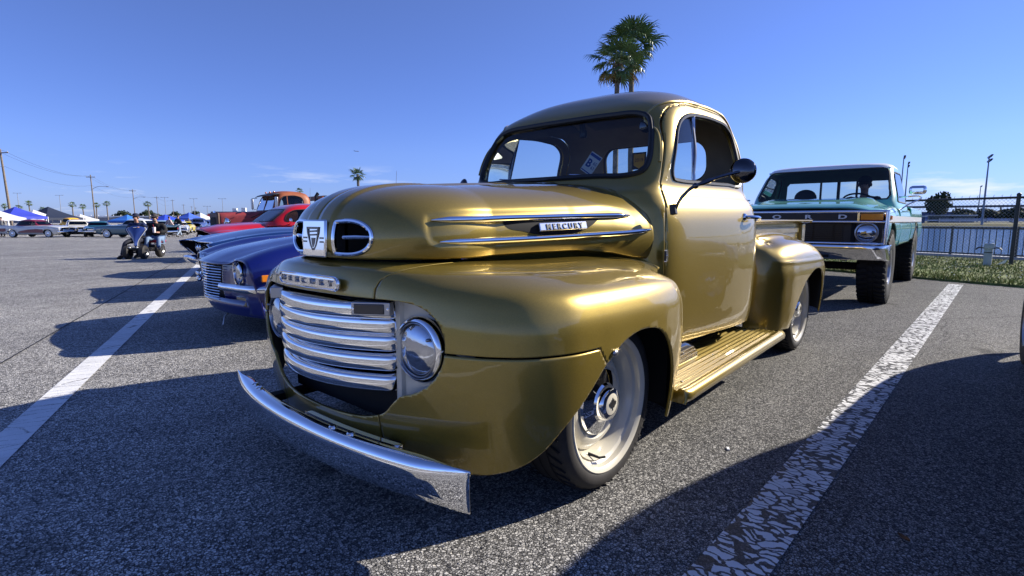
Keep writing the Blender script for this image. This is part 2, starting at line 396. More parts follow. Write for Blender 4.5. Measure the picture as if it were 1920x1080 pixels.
hood = obj('hood', hb, [GOLD,DARK], GT, smooth=50, solid=(.010,1))
DLOOP = max(LP,key=len)
def smooth_loop(L, n=72):
    d = np.concatenate([[0],np.cumsum(np.linalg.norm(np.diff(np.vstack([L,L[:1]]),axis=0),axis=1))]); LL = np.vstack([L,L[:1]])
    q = np.linspace(0,d[-1],n,endpoint=False); return np.stack([np.interp(q,d,LL[:,k]) for k in range(3)],-1)
dl = smooth_loop(DLOOP)
for fr in both('nose_vent_frame', lambda: MB().tube(dl,.0085,8,closed=True), CHROME): pass
both('nose_vent_back', lambda: MB().grid(np.array([[(.585-.9*max(0,y-.12)*.6,y,z) for z in (.87,1.06)] for y in np.linspace(-.01,.32,10)])), DARK)
both('nose_vent_bar', lambda: MB().tube([(.678,.135,.968),(.668,.20,.970),(.650,.255,.970)],[.010,.011,.008],8,flat=.8), CHROME)
# dark sheets painting slot shade, spears and name plates on the hood sides
def on_hood(x,z,off=0): return np.array((x, hood_y(x,z)+off, z))
_sp = np.array([[on_hood(x,z,.0015) for z in np.linspace(.965,1.045,26)] for x in np.linspace(.26,-.38,110)])
_sv,_sf = gridVF(_sp); _sv,_sf,_sl = clip(_sv,_sf,sdf(_sv[:,[0,2]],SLOT))
both('hood_slot_shade', lambda: vf(_sv,_sf), DARK)
def spear(pts, r0):
    P = curve([on_hood(x,z,.008) for x,z in pts],28); rr = r0*np.minimum(1,np.minimum(np.linspace(0.15,14,28),np.linspace(9,.35,28)))
    return MB().tube(P,np.clip(rr,.001,r0),10,flat=1.0,up=(0,0,1))
both('hood_spear', lambda: spear([(.505,1.029),(.34,1.032),(.08,1.039),(-.21,1.046),(-.53,1.052)],.0125), CHROME)
both('hood_spear', lambda: spear([(.487,.953),(.2,.954),(-.21,.963),(-.555,.977),(-.63,.985)],.0125), CHROME)
for sg in (1,-1):
    a = on_hood(.036,1.0,.012); b = on_hood(-.226,1.008,.012); a[1]*=sg; b[1]*=sg
    pl = obj('name_plate', MB().bar(a,b,.016,.034,up=(0,-sg*.32,.95)), mat('polished_trim',(.80,.82,.86),.18,1.0), GT, bevel=.003)
    ang = math.atan2(b[1]-a[1], b[0]-a[0]); mid = (a+b)/2
    if sg>0: text('lettering','M E R C U R Y',.034,pl,BLACKP,.0015,loc=(mid[0],mid[1]+.0105,mid[2]),rot=(R(90-18),R(-1.7),ang-0),sx=.98,bold=.0006)
    else: text('lettering','M E R C U R Y',.034,pl,BLACKP,.0015,loc=(mid[0],mid[1]-.0105,mid[2]),rot=(R(90-18),R(1.7),ang+math.pi),sx=.98,bold=.0006)
# nose emblem: flat chrome plate with an engraved shield and bars
em = obj('nose_emblem', MB().box((.715,0,.963),(.014,.160,.136),ry=R(-3)), CHROME, GT, bevel=.006)
EMB = mat('emblem_grey', (.16,.16,.17), .3, .8)
def shield(s, t): return [(-.042*s,.040*s),(.042*s,.040*s),(.040*s,.018*s),(.022*s,-.028*s),(.008*s,-.046*s),(-.008*s,-.046*s),(-.022*s,-.028*s),(-.040*s,.018*s)]
sh = MB(); o1 = shield(1.0,0); o2 = shield(.80,0)
for k in range(8):
    q = [o1[k],o1[(k+1)%8],o2[(k+1)%8],o2[k]]; sh.prism([(y,z+.965) for y,z in q],.7205,.7245,'yz')
for zz in (.985,.972): sh.prism([(-.028,zz),(.028,zz+.002),(.022,zz+.008),(-.022,zz+.006)],.7205,.724,'yz')
sh.prism([(-.012,.965),(.014,.965),(.010,.945),(.002,.930),(-.006,.932),(-.010,.945)],.7205,.724,'yz')
for zz in (.948,.962):
    for sg in (1,-1): sh.prism([(sg*.044,zz),(sg*.072,zz),(sg*.072,zz+.006),(sg*.046,zz+.006)],.7205,.7235,'yz')
obj('crest', sh, EMB, em, smooth=0)

# --- front fenders, valance: one continuous sheet of half the front, cut along the panel seams
cols = [(.752,0),(.742,.2),(.712,.36),(.675,.50),(.636,.62),(.582,.745),(.505,.845),(.39,.912),(.22,.942),(.04,.952),(-.12,.958),(-.27,.952),(-.39,.935),(-.475,.905),(-.525,.86),(-.545,.80)]
seam0 = [(.665,0),(.65,.16),(.585,.30),(.50,.37),(.42,.41),(.33,.435),(.25,.45),(.17,.465),(.07,.48),(-.06,.505),(-.19,.53),(-.33,.57),(-.47,.605),(-.58,.635),(-.66,.665),(-.72,.685)]
zs0 = [.886,.886,.885,.882,.880,.878,.876,.874,.872,.872,.872,.868,.856,.840,.820,.804]
ins = [.022,.025,.035,.06,.09,.12,.135,.14,.14,.14,.135,.13,.12,.105,.09,.07]
zc = [.852,.852,.850,.845,.842,.84,.838,.836,.835,.834,.832,.826,.815,.798,.775,.75]
C = []
for k,(x,y) in enumerate(cols):
    a = np.array(cols[max(k-1,0)]); b = np.array(cols[min(k+1,len(cols)-1)]); t = (b-a)/np.linalg.norm(b-a); nrm = np.array((-t[1]*-1, t[0]*-1)) if False else np.array((t[1],-t[0]))
    if nrm@np.array((x+.2,y+1e-3)) < 0: nrm = -nrm
    if k == 0: nrm = np.array((1.,0))
    if k == len(cols)-1: nrm = np.array((-.35,.94))
    p = np.array((x,y)); s0 = np.array(seam0[k]); c = p-nrm*ins[k]
    r1 = s0*.45+c*.55; dz = zc[k]-.838
    C.append([(*s0,zs0[k]), (*r1,zs0[k]*.45+zc[k]*.55+.008), (*c,zc[k]), (*(p-nrm*ins[k]*.36),.795+dz*.8), (*(p-nrm*ins[k]*.09),.725+dz*.5), (*p,.62), (*(p-nrm*.002),.48), (*(p-nrm*.018),.33), (*(p-nrm*.05),.14)])
FEN = patch(C, 190, 120)
V,F = gridVF(FEN)
ARCH = np.array([tuple(p) for p in curve([(-.385,.0),(-.378,.20),(-.355,.33),(-.31,.45),(-.245,.55),(-.17,.61),(-.08,.634),(.01,.636),(.078,.623),(.128,.607),(.163,.587),(.191,.568),(.216,.553),(.258,.512),(.315,.455),(.390,.375),(.445,.305),(.490,.262),(.527,.235),(.567,.215),(.64,.205),(.80,.2)],100)]+[(.9,.2),(.9,-.1),(-.385,-.1)])
OPEN = np.array(curve([(-.15,.772),(0,.772),(.15,.772),(.34,.770),(.45,.768),(.53,.752),(.588,.712),(.613,.66),(.615,.615),(.600,.56),(.552,.50),(.492,.466),(.445,.450),(.415,.424),(.37,.380),(.30,.354),(.15,.338),(0,.334),(-.15,.338)],120,True))
fa = np.where((V[:,1]>.55)|(V[:,0]>.3), -sdf(V[:,[0,2]],ARCH), 1.0)
fa = np.minimum(fa, V[:,2]-.185)
fo = np.where(V[:,0]>.35, -sdf(V[:,1:],OPEN), 1.0)
fr_ = np.minimum(np.minimum(fa,fo), 1)
V1,F1,_l = clip(V,F,fr_)
ys = np.interp(V1[:,2],[.0,.80,.835,.868,.892],[.352,.350,.362,.41,.45])
seamf = V1[:,1]-ys; apron = .45-V1[:,2]
low = np.minimum(.613-V1[:,2], (V1[:,0]-.216)-(V1[:,2]-.555)*.62)     # >0 : lower fender panel
G = .0032
def panel(name, f, sym=False):
    Va,Fa,_ = clip(V1,F1,f)
    if sym:
        m = vf(Va,Fa); m2 = vf(Va,Fa).mirror(); m.add(m2.v[0],m2.f); return obj(name,m,[GOLD,DARK],GT,smooth=55,solid=(.012,1))
    return both(name, lambda: vf(Va,Fa), [GOLD,DARK], smooth=55, solid=(.012,1))
panel('grille_valance', np.where(V1[:,2]>.6, -seamf-G, -1), True)
panel('front_apron', np.where(V1[:,2]<.6, .345-V1[:,1]-G, -1), True)
panel('front_fender', np.minimum(np.where(V1[:,2]>.6,seamf-G,V1[:,1]-.345), -low-G))
panel('lower_fender', np.minimum(low-G, V1[:,1]-.345-G))
both('fender_latch', lambda: MB().ball((.175,.952,.585),(.016,.008,.012),8,6).box((.155,.953,.590),(.03,.006,.008)), STEEL)
# inner liners: engine box, wheel-house walls, radiator
obj('engine_bay', MB().box((-.12,0,.62),(.8,.86,.36)).box((.52,0,.56),(.10,.66,.44)), DARK, GT, smooth=0)
both('splash_apron', lambda: MB().box((-.47,.67,.44),(.02,.36,.46)).box((.33,.62,.52),(.02,.36,.40)).box((-.06,.47,.58),(.80,.02,.50)), DARK, smooth=0)
# --- grille: cream side panels, five chrome bars, parking lamps, headlamps
def frx(y): return np.interp(abs(y),[0,.2,.36,.5,.62,.7],[.745,.735,.705,.668,.625,.59])
def creamp():
    P = np.array([[(frx(y)-.058-(.02 if y<.372 else 0)+(.012 if .385<y<.41 else 0),y,z) for z in np.linspace(.40,.80,20)] for y in np.linspace(.355,.66,50)])
    return MB().grid(P)
both('headlamp_panel', creamp, CREAM, solid=(.004,))
obj('radiator', MB().box((.60,0,.56),(.03,.78,.50)), DARK, GT, smooth=0)
for k,(zb,ye,xc) in enumerate([(.702,.388,.792),(.652,.390,.792),(.592,.390,.790),(.524,.390,.786),(.452,.386,.780)]):
    prof = np.array([(-.13,.012),(-.13,.066),(-.09,.065),(-.045,.060),(-.014,.053),(-.002,.047),(.001,.040),(.002,.022),(.0005,.004),(-.003,-.001),(-.012,-.004),(-.070,.004)])
    G2 = []
    for t in np.sin(np.linspace(-1,1,45)*math.pi/2):
        y = ye*t; q = np.clip((ye-abs(y))/.022,0,1); e = math.sqrt(max(0,1-(1-q)**2)); x = xc-(xc-.668)*abs(t)**2.1
        s_ = .62+.38*e; G2.append([(x+px*s_-.020*(1-e), y, zb+.018+(pz-.018)*s_) for px,pz in prof])
    m = MB().grid(np.array(G2),cv=True); n_ = len(prof); tot = m.n
    m.f += [tuple(range(n_)), tuple(range(tot-1,tot-n_-1,-1))]; m.mi += [0,0]
    obj('grille_bar', m, CHROME, GT, smooth=50)
for sg in (1,-1):
    M4 = Matrix.Translation((.702,sg*.335,.738)) @ Matrix.Rotation(sg*R(33),4,'Z')
    pk = obj('parking_lamp', MB().box((0,0,0),(.05,.135,.046)).xf(M4), STEEL, GT, bevel=.003)
    obj('lens', MB().box((.024,-.005*sg,0),(.010,.105,.034)).xf(M4), SMOKE, pk, bevel=.003)
    for q in (-1,1): obj('screw', MB().lathe([(0,.003),(.004,.002),(.004,0)],8,(.0255,q*.06,0),(1,0,0)).xf(M4), CHROME, pk)
HLP = (.628,.480,.606)
for sg in (1,-1):
    o = (HLP[0],sg*HLP[1],HLP[2]); ax = (1,sg*.05,0)
    h = obj('headlamp', MB().lathe([(r_*1.06,h_) for r_,h_ in ((.070,-.06),(.098,-.045),(.107,-.02),(.108,-.006),(.104,.008),(.097,.016),(.091,.018),(.089,.010),(.089,0))],48,o,ax), CHROME, GT)
    obj('lens', MB().lathe([(r_*1.05,h_) for r_,h_ in ((.001,.030),(.02,.0292),(.04,.0265),(.06,.021),(.076,.014),(.086,.005),(.088,.0))],48,o,ax), LENS, h)
    obj('retaining_ring', MB().lathe([(.0945,.004),(.092,.015),(.0885,.017),(.087,.012)],48,o,ax), STEEL, h)
    obj('bucket_gap_shade', MB().lathe([(.122,-.05),(.126,-.03),(.121,-.018),(.11,-.03)],40,o,ax), SEAL, h)  # black ring standing in for shade in the gap round the lamp
    obj('lens_tab', MB().ball((o[0]+.022,o[1]+sg*.072,o[2]+.045),(.012,.006,.006),8,6), STEEL, h)
# nose name plate on the valance
def vx(y): return np.interp(abs(y),[0,.2,.36],[.758,.749,.712])
P = np.array([[(vx(y)+.004+.004*(1-abs((z-.811)/.026)**4),y,z) for z in np.linspace(.783,.839,18)] for y in np.linspace(-.225,.225,90)])
Vp,Fp = gridVF(P); Vp,Fp,_l = clip(Vp,Fp,rsd(Vp[:,1:],(0,.811),(.212,.0265),.0264))
np_ = obj('nose_name_plate', vf(Vp,Fp), CHROME, GT, solid=(.012,))
rim = np.array([(vx(y)+.0085,y,z) for y,z in rnd_poly((0,.811),(.206,.0215),.0212,10)]); obj('rim', MB().tube(rim,.0035,6,closed=True), CHROME, np_)
for k,ch in enumerate('MERCURY'):
    y = -.168+.056*k; text('letter',ch,.030,np_,STEEL,.004,loc=(vx(y)+.010,y,.811),rot=(R(90),0,R(90)-math.copysign(.045,y)*min(1,abs(y)/.1)),sx=1.1)
# --- bumper
def bx(y): return .832-.128*(abs(y)/.82)**2.3
prof = [(-.060,.300),(-.055,.308),(-.040,.314),(-.024,.3135),(-.012,.309),(-.003,.300),(.002,.288),(.004,.270),(.003,.245),(.0,.215),(-.003,.190),(-.010,.184)]
yy = np.linspace(-.795,.795,80)
BP = [(bx(y),y) for y in yy]; 
def bdz(y): return 0
Gb = np.array([[(x+px*(.14+.86*sstep(0,.22,.80-abs(y))),y,z) for px,z in prof] for x,y in BP])
bump = obj('front_bumper', MB().grid(Gb), CHROME, GT, smooth=60, solid=(.006,))
for y in (-.50,-.43,.20,.30):
    obj('bolt', MB().lathe([(0,.007),(.010,.006),(.014,.002),(.014,-.003)],14,(bx(y)-.036,y,.3155),(0,0,1)), CHROME, bump)
obj('bumper_brace', MB().grid(np.array([[(bx(y)-dx,y,z) for dx,z in ((.068,.288),(.070,.304),(.090,.304),(.092,.285))] for y in np.linspace(-.05,.48,24)])), CHROME, bump, solid=(.005,))
both('bumper_iron', lambda: MB().box((.62,.40,.27),(.30,.05,.03)), DARK, parent=bump, smooth=0)

# --- cab shell
ZC = np.array([.34,.45,.6,.8,.95,1.05,1.10,1.14,1.17,1.20,1.25,1.40,1.50,1.58,1.64,1.69,1.735,1.77,1.797,1.811,1.813])
HWc = np.array([.785,.81,.82,.826,.82,.806,.79,.766,.742,.727,.717,.692,.668,.646,.624,.585,.515,.41,.255,.10,.0])
XFc = np.array([-.62,-.62,-.62,-.62,-.62,-.62,-.62,-.625,-.64,-.675,-.715,-.785,-.832,-.872,-.915,-.975,-1.045,-1.13,-1.24,-1.34,-1.42])
XRc = np.array([-1.98,-1.985,-1.99,-1.99,-1.99,-1.99,-1.99,-1.99,-1.99,-1.99,-2.0,-1.995,-1.98,-1.96,-1.935,-1.885,-1.80,-1.69,-1.57,-1.48,-1.42])
NEc = np.array([6,6,6,6,6,6,6,6,6,6,6,5.6,5,4.4,3.8,3.3,2.9,2.6,2.4,2.2,2.0])
NFc = np.array([8,8,8,8,8,8,8,8,9,10,11,11,10,8.5,6.5,4.6,3.6,3.0,2.6,2.3,2.0])
def cab_tap(x,z):
    s = np.clip((x+1.75)/1.1,0,1); return 1-.10*(1-.55*sstep(1.15,1.45,z))*s*s*(3-2*s)
def cab_grid(nz=190, nt=420):
    TT = np.concatenate([[0],np.cumsum(np.hypot(np.diff(ZC),np.diff(HWc)))]); t = np.linspace(0,TT[-1],nz)
    z,hw,xf,xr,ne,nf = (np.array(herm(A,TT,t)) for A in (ZC,HWc,XFc,XRc,NEc,NFc)); rows = []
    for k in range(nz):
        a = np.linspace(0,2*math.pi,2401); c,s = np.cos(a),np.sin(a); n = np.where(c>0,max(nf[k],2),max(ne[k],2))
        x = (xf[k]+xr[k])/2+(xf[k]-xr[k])/2*np.sign(c)*np.abs(c)**(2/n); y = max(hw[k],1e-4)*np.sign(s)*np.abs(s)**(2/n)
        y = y*cab_tap(x,z[k]); d = np.concatenate([[0],np.cumsum(np.hypot(np.diff(x),np.diff(y)))]); q = np.linspace(0,d[-1],nt,endpoint=False)
        rows.append(np.stack([np.interp(q,d,x),np.interp(q,d,y),np.full(nt,z[k])],-1))
    return np.array(rows)
CAB = cab_grid()
V,F = gridVF(CAB,cv=True)
DOOR = np.array([tuple(p) for p in curve([(-.71,.42),(-.71,.6),(-.71,.85),(-.717,1.03),(-.742,1.13),(-.79,1.27),(-.835,1.42),(-.885,1.54),(-.95,1.605),(-1.08,1.640),(-1.3,1.655),(-1.5,1.658),(-1.68,1.642),(-1.775,1.57),(-1.80,1.42),(-1.79,1.25),(-1.765,1.1),(-1.75,.95),(-1.745,.7),(-1.74,.5),(-1.73,.42)],160)]+[(-1.70,.397),(-.74,.397)])
WIN = np.array(curve([(-.868,1.262),(-.885,1.36),(-.935,1.47),(-1.0,1.54),(-1.1,1.582),(-1.28,1.604),(-1.48,1.608),(-1.64,1.592),(-1.72,1.54),(-1.738,1.40),(-1.735,1.275),(-1.705,1.241),(-1.5,1.234),(-1.2,1.231),(-.93,1.231),(-.878,1.238)],110,True))
WSH = np.array(curve([(.0,1.258),(.3,1.258),(.50,1.256),(.560,1.275),(.576,1.33),(.566,1.42),(.545,1.50),(.515,1.557),(.455,1.584),(.30,1.594),(0,1.597),(-.30,1.594),(-.455,1.584),(-.515,1.557),(-.545,1.50),(-.566,1.42),(-.576,1.33),(-.560,1.275),(-.50,1.256),(-.3,1.258)],140,True))
RWN = np.array(rnd_poly((0,1.440),(.410,.145),.11,10))
absy = np.abs(V[:,1])
dD = np.where(absy>.30, sdf(V[:,[0,2]],DOOR), -1.0); dW = np.where(absy>.30, sdf(V[:,[0,2]],WIN), -1.0)
dF = np.where(V[:,0]>-1.0, sdf(V[:,1:],WSH), -1.0); dR = np.where(V[:,0]<-1.75, sdf(V[:,1:],RWN), -1.0)
Vs,Fs,L0 = clip(V,F, np.minimum(np.minimum(np.minimum(-dD-.0035,-dF),-dR),V[:,2]-.400))
cab = obj('cab', vf(Vs,Fs), [GOLD,TRIM], GT, smooth=50, solid=(.035,1))
fl = lambda L: [l for l in L if len(l)>30]
fr = [l for l in fl(L0) if l[:,0].min()>-1.0 and np.abs(l[:,1]).min()<.1]; rr = [l for l in fl(L0) if l[:,0].max()<-1.7 and np.abs(l[:,1]).min()<.1]
ws_loop = smooth_loop(max(fr,key=len),140); rw_loop = smooth_loop(max(rr,key=len),80)
Vg,Fg,_l = clip(V,F,dF+.006); ws = obj('windshield', vf(Vg*[1,1,1]-np.array([.012,0,0]),Fg), GLASS, GT)
obj('seal', MB().tube(ws_loop,.0155,8,closed=True), SEAL, ws)
Vg,Fg,_l = clip(V,F,dR+.004); rw = obj('rear_window', vf(Vg+np.array([.010,0,0]),Fg), GLASS, GT)
obj('seal', MB().tube(rw_loop,.017,8,closed=True), SEAL, rw)
for sg in (1,-1):
    side = V[:,1]*sg > 0
    Vd,Fd,Ld = clip(V,F, np.where(side,np.minimum(dD-.0035,-dW),-1.0))
    dr = obj('door', vf(Vd,Fd), [GOLD,TRIM], GT, smooth=50, solid=(.030,1))
    # belt crease pressed into the door, window seals, glass, vent window
    wl = smooth_loop(max([l for l in fl(Ld)],key=lambda l:-abs(l[:,2].mean()-1.42)),100)
    obj('window_seal', MB().tube(wl-np.array([0,sg*.004,0]),.0125,6,closed=True), SEAL, dr)
    Vg,Fg,_l = clip(V,F, np.where(side,np.minimum(dW,.98*0-1.165-V[:,0]+(1.23-V[:,2])*-.0+(V[:,2]-1.236)*-.19*-1*-1+.055),-1.0))
    # vent window: fixed frame bar and a pivoting quarter light
    bar0 = np.array((-1.112,sg*.668,1.236)); bar1 = np.array((-1.178,sg*.622,1.592))
    obj('vent_bar', MB().bar(bar0,bar1,.018,.014), CHROME, dr, bevel=.002)
    fv = np.where(side, np.minimum(dW+.004, V[:,0]-np.interp(V[:,2],[1.23,1.6],[-1.111,-1.178])), -1.0)
    Vv,Fv,Lv = clip(V,F,fv); vg = obj('vent_window', vf(Vv-np.array([0,sg*.016,0]),Fv), GLASS, dr)
    ll = smooth_loop(max(Lv,key=len),60)
    obj('vent_frame', MB().tube((ll-ll.mean(0))*.985+ll.mean(0)-np.array([0,sg*.012,0]),.0065,6,closed=True), STEEL, vg)
    # handle
    obj('door_handle', MB().tube(curve([(-1.565,sg*.800,1.047),(-1.568,sg*.840,1.047),(-1.60,sg*.858,1.046),(-1.655,sg*.858,1.042),(-1.70,sg*.838,1.036)],16),np.r_[.011,np.full(13,.0105),.009,.006],8), CHROME, dr)
    obj('handle_escutcheon', MB().lathe([(0,.012),(.016,.010),(.022,.004),(.024,0)],20,(-1.565,sg*.800,1.047),(.0,sg,0.12)), CHROME, dr)
    hg = obj('door_hinge', MB().bar((-.715,sg*.742,1.055),(-.715,sg*.733,1.105),.028,.028), BLACKP, dr, bevel=.004)
    # drip rail over the door
    dm = np.array([p for p in DOOR if p[1]>1.30 and p[0]>-1.80]); rail = []
    for x,z in dm:
        x2,z2 = x+(.016 if x>-1.0 else (-.010 if x<-1.7 else 0)), z+(.018 if z>1.5 else .0)
        m = np.argmin((CAB[:,:,0].ravel()-x2)**2+(CAB[:,:,2].ravel()-z2)**2+10*(CAB[:,:,1].ravel()*sg<.3)); q = CAB.reshape(-1,3)[m]; rail.append((x2,q[1]+sg*.004,z2))
    rail = curve(np.array(rail)[::4],60); obj('drip_rail', MB().tube(rail,.0075,6), GOLD, GT)
# door pillar light-blockers: jamb behind the door gap
both('door_jamb', lambda: MB().tube([( x,(.79-.045)*cab_tap(x,.8),z) for x,z in ((-.71,.42),(-.712,.8),(-.72,1.0))],.02,6), DARK, smooth=0)
# cowl badge
for sg in (1,-1):
    bd = obj('cowl_badge', MB().box((-.665,sg*.733,.862),(.055,.010,.050),rz=sg*R(15)), BLACKP, GT, bevel=.002)
    for zz in (.888,.836): obj('trim_strip', MB().box((-.665,sg*.736,zz),(.055,.012,.005),rz=sg*R(15)), CHROME, bd)
    if sg>0: text('lettering','M-47',.022,bd,CHROME,.0015,loc=(-.664,.7415,.862),rot=(R(90),0,R(180+15)))
# cowl top and wipers
for y0,y1 in ((.12,.34),(-.40,-.14)):
    w = obj('wiper', MB().tube([(-.735,y1,1.262),(-.732,(y0+y1)/2,1.268),(-.735,y0,1.278)],[.006,.005,.004],6), CHROME, GT)
    obj('pivot', MB().lathe([(0,.02),(.010,.018),(.012,0)],12,(-.728,y1,1.248),(.6,0,.8)), CHROME, w)
# mirrors on curved arms, both doors
for sg in (1,-1):
    arm = curve([(-.722,sg*.745,1.085),(-.735,sg*.775,1.145),(-.765,sg*.81,1.185),(-.81,sg*.85,1.208),(-.86,sg*.895,1.232),(-.965,sg*.965,1.262)],30)
    mi = obj('side_mirror', MB().lathe([(0,.022),(.02,.021),(.04,.015),(.053,.006),(.058,-.004),(.056,-.008)],36,(-.972,sg*.968,1.266),(.93,sg*.33,.05)), mat('dark_chrome',(.10,.10,.11),.05,1.0), GT)
    obj('mirror_rim', MB().lathe([(.0585,-.002),(.060,-.007),(.056,-.010)],36,(-.972,sg*.968,1.266),(.93,sg*.33,.05)), CHROME, mi)
    obj('mirror_glass', MB().lathe([(0,-.0095),(.056,-.0095)],36,(-.972,sg*.968,1.266),(.93,sg*.33,.05)), CHROME, mi)
    obj('mirror_arm', MB().tube(arm,np.r_[np.full(14,.0085),np.full(4,.012),np.full(12,.0075)],8), mat('dark_chrome',()), mi)
    obj('mirror_joint', MB().ball(arm[11],.015,10,8), mat('dark_chrome',()), mi)
# --- cab inside
obj('dashboard', MB().tube([(-.79,-.60,1.19),(-.79,.60,1.19)],.07,12,flat=.6).box((-.72,0,1.03),(.06,1.2,.26)), GOLD, GT)
seat = obj('bench_seat', MB().box((-1.55,0,.78),(.50,1.25,.20)).box((-1.83,0,1.02),(.14,1.25,.50),ry=R(8)), LEATHER, GT, bevel=.04)
obj('steering_wheel', MB().lathe([(.205+.014*math.cos(a),.014*math.sin(a)) for a in np.linspace(0,2*math.pi,10,endpoint=False)],40,(-1.20,.335,1.155),(-.62,0,.78),closed=True).bar((-1.20,.335,1.155),(-.85,.335,.95),.05).bar((-1.20,.14,1.155),(-1.20,.53,1.155),.02), BLACKP, GT)
obj('cabin_floor', MB().box((-1.35,0,.42),(1.25,1.42,.04)), DARK, GT, smooth=0)
rm = obj('rear_view_mirror', MB().box((-1.00,.03,1.535),(.02,.05,.045)), BLACKP, GT, bevel=.01); obj('stalk', MB().bar((-.985,.03,1.60),(-1.0,.03,1.545),.03,.02), BLACKP, rm)
obj('interior_spot_mirror', MB().lathe([(0,.012),(.02,.010),(.034,.004),(.036,-.004)],28,(-.925,.475,1.525),(.9,.4,.05)), mat('dark_chrome',()), GT)
both('sun_visor', lambda: MB().box((-1.02,.27,1.590),(.17,.44,.014),ry=R(-14)), TRIM, bevel=.005)
cd = obj('registration_card', MB().box((0,0,0),(.002,.085,.115)), PAPER, GT, smooth=0); cd.location = (-.795,.222,1.335); cd.rotation_euler = (R(-32),R(-14),R(0))
obj('print_band', MB().box((.0016,.0,.044),(.001,.080,.016)).box((.0016,.0,-.050),(.001,.080,.006)), BLUEINK, cd, smooth=0)
text('lettering','B',.062,cd,BLUEINK,.0004,loc=(.0016,-.015,-.005),rot=(R(90),0,R(90)),bold=.002)
text('number','65\n63',.026,cd,BLUEINK,.0004,loc=(.0016,.024,-.005),rot=(R(90),0,R(90)))
dc = obj('window_sticker', MB().box((-1.962,-.105,1.470),(.003,.115,.125)), BLACKP, GT, smooth=0)
obj('shield_print', MB().prism([(-.150,1.520),(-.060,1.520),(-.062,1.44),(-.105,1.415),(-.148,1.44)],-1.9602,-1.9592,'yz'), YELINK, dc, smooth=0)
text('lettering','2019',.036,dc,mat('maroon_print',(.10,.015,.02),.6),.0004,loc=(-1.9588,-.105,1.475),rot=(R(90),0,R(90)))

# --- running boards
def rboard():
    x0,x1 = -.50,-2.06; n = 40; xs = np.linspace(x0,x1,n); P = []
    prof = []
    for k in range(10):
        y = .572+.032*k; prof += [(y,.0),(y+.006,.010),(y+.014,.010),(y+.020,.0)]
    prof += [(.892,.0),(.905,.012),(.925,.010),(.940,-.004),(.945,-.020),(.941,-.040),(.925,-.052),(.89,-.055)]
    P.append([(x0+.010,y-.012*(y>.9),.272-.052) for y,dz in prof])
    for x in xs:
        z = .272+.022*(x0-x)/(x0-x1); e = sstep(0,.03,x0-x)
        P.append([(x,y-(1-e)*.01*(y>.88),z+dz*(1 if .03<x0-x<1.47 else (.25 if dz>0 and y<.89 else 1))) for y,dz in prof])
    return MB().grid(np.array(P))
for rb in both('running_board', rboard, GOLD, smooth=60, solid=(.010,)):
    sg = 1 if rb.data.vertices[0].co.y>0 else -1
    for k,(x,y) in enumerate([(-.63,.85),(-.70,.77),(-1.12,.86),(-1.2,.78),(-1.65,.86)]):
        obj('bolt', MB().lathe([(0,.004),(.005,.0035),(.007,0)],10,(x,sg*y,.2745+.014*(-.5-x)),(0,0,1)), STEEL, rb)
both('sill', lambda: MB().box((-1.25,.56,.335),(1.45,.06,.11)), DARK, smooth=0)
both('rocker_cover', lambda: MB().prism([(-.60,.29),(-.60,.40),(-.90,.40),(-1.0,.375),(-1.06,.33),(-1.07,.29)],.66,.755,'xz'), mat('gloss_black',(.008,.009,.012),.08,coat=1.0), bevel=.012)
# --- rear fenders and bed
colsR = [(-2.075,.66),(-2.082,.72),(-2.105,.79),(-2.165,.86),(-2.28,.908),(-2.45,.932),(-2.65,.943),(-2.88,.946),(-3.08,.942),(-3.25,.928),(-3.40,.895),(-3.51,.84),(-3.57,.76),(-3.585,.68)]
C = []
for k,(x,y) in enumerate(colsR):
    p = np.array((x,y)); a = np.array(colsR[max(k-1,0)]); b = np.array(colsR[min(k+1,13)]); t = (b-a)/np.linalg.norm(b-a); nrm = np.array((t[1],-t[0]))
    if nrm@(p-np.array((-2.85,.6))) < 0: nrm = -nrm
    i = .17*min(1,max((y-.655)/.2,.05)); ztop = np.interp(x,[-3.6,-3.4,-3.1,-2.8,-2.5,-2.25,-2.07],[.62,.76,.872,.912,.915,.90,.88])
    s0 = np.array((np.clip(x,-3.52,-2.12),.66)); c = p-nrm*i; dz = ztop-.912
    C.append([(*s0,ztop+.022), (*(s0*.4+c*.6),ztop+.012), (*c,ztop-.012), (*(p-nrm*i*.42),.855+dz*.95), (*(p-nrm*i*.12),.790+dz*.8), (*p,.70+dz*.45), (*p,.55+dz*.2), (*(p-nrm*.006),.40), (*(p-nrm*.02),.26)])
RF = patch(C,150,90)
_z = RF[...,2]; _cr = .006*np.exp(-((_z-.735-.02*(RF[...,0]+2.6))/.008)**2)*sstep(.80,.9,RF[...,1])   # pressed crease line
RF[...,1] += _cr
V,F = gridVF(RF)
ARR = np.array([tuple(p) for p in curve([(-2.30,.10),(-2.33,.28),(-2.42,.45),(-2.56,.585),(-2.72,.650),(-2.88,.667),(-3.02,.65),(-3.13,.595),(-3.20,.50),(-3.235,.38),(-3.255,.25),(-3.26,.10)],80)])
fa = np.where(V[:,1]>.69, -sdf(V[:,[0,2]],ARR), 1.0); fa = np.minimum(fa, V[:,2]-.275+.0*V[:,0])
Va,Fa,_l = clip(V,F,fa)
both('rear_fender', lambda: vf(Va,Fa), [GOLD,DARK], smooth=55, solid=(.012,1))
both('bed_side', lambda: MB().box((-2.84,.645,.78),(1.54,.03,.44)), GOLD, bevel=.006)
both('bed_rib', lambda: MB().box((-2.80,.664,.945),(1.36,.010,.045)), GOLD, bevel=.004)
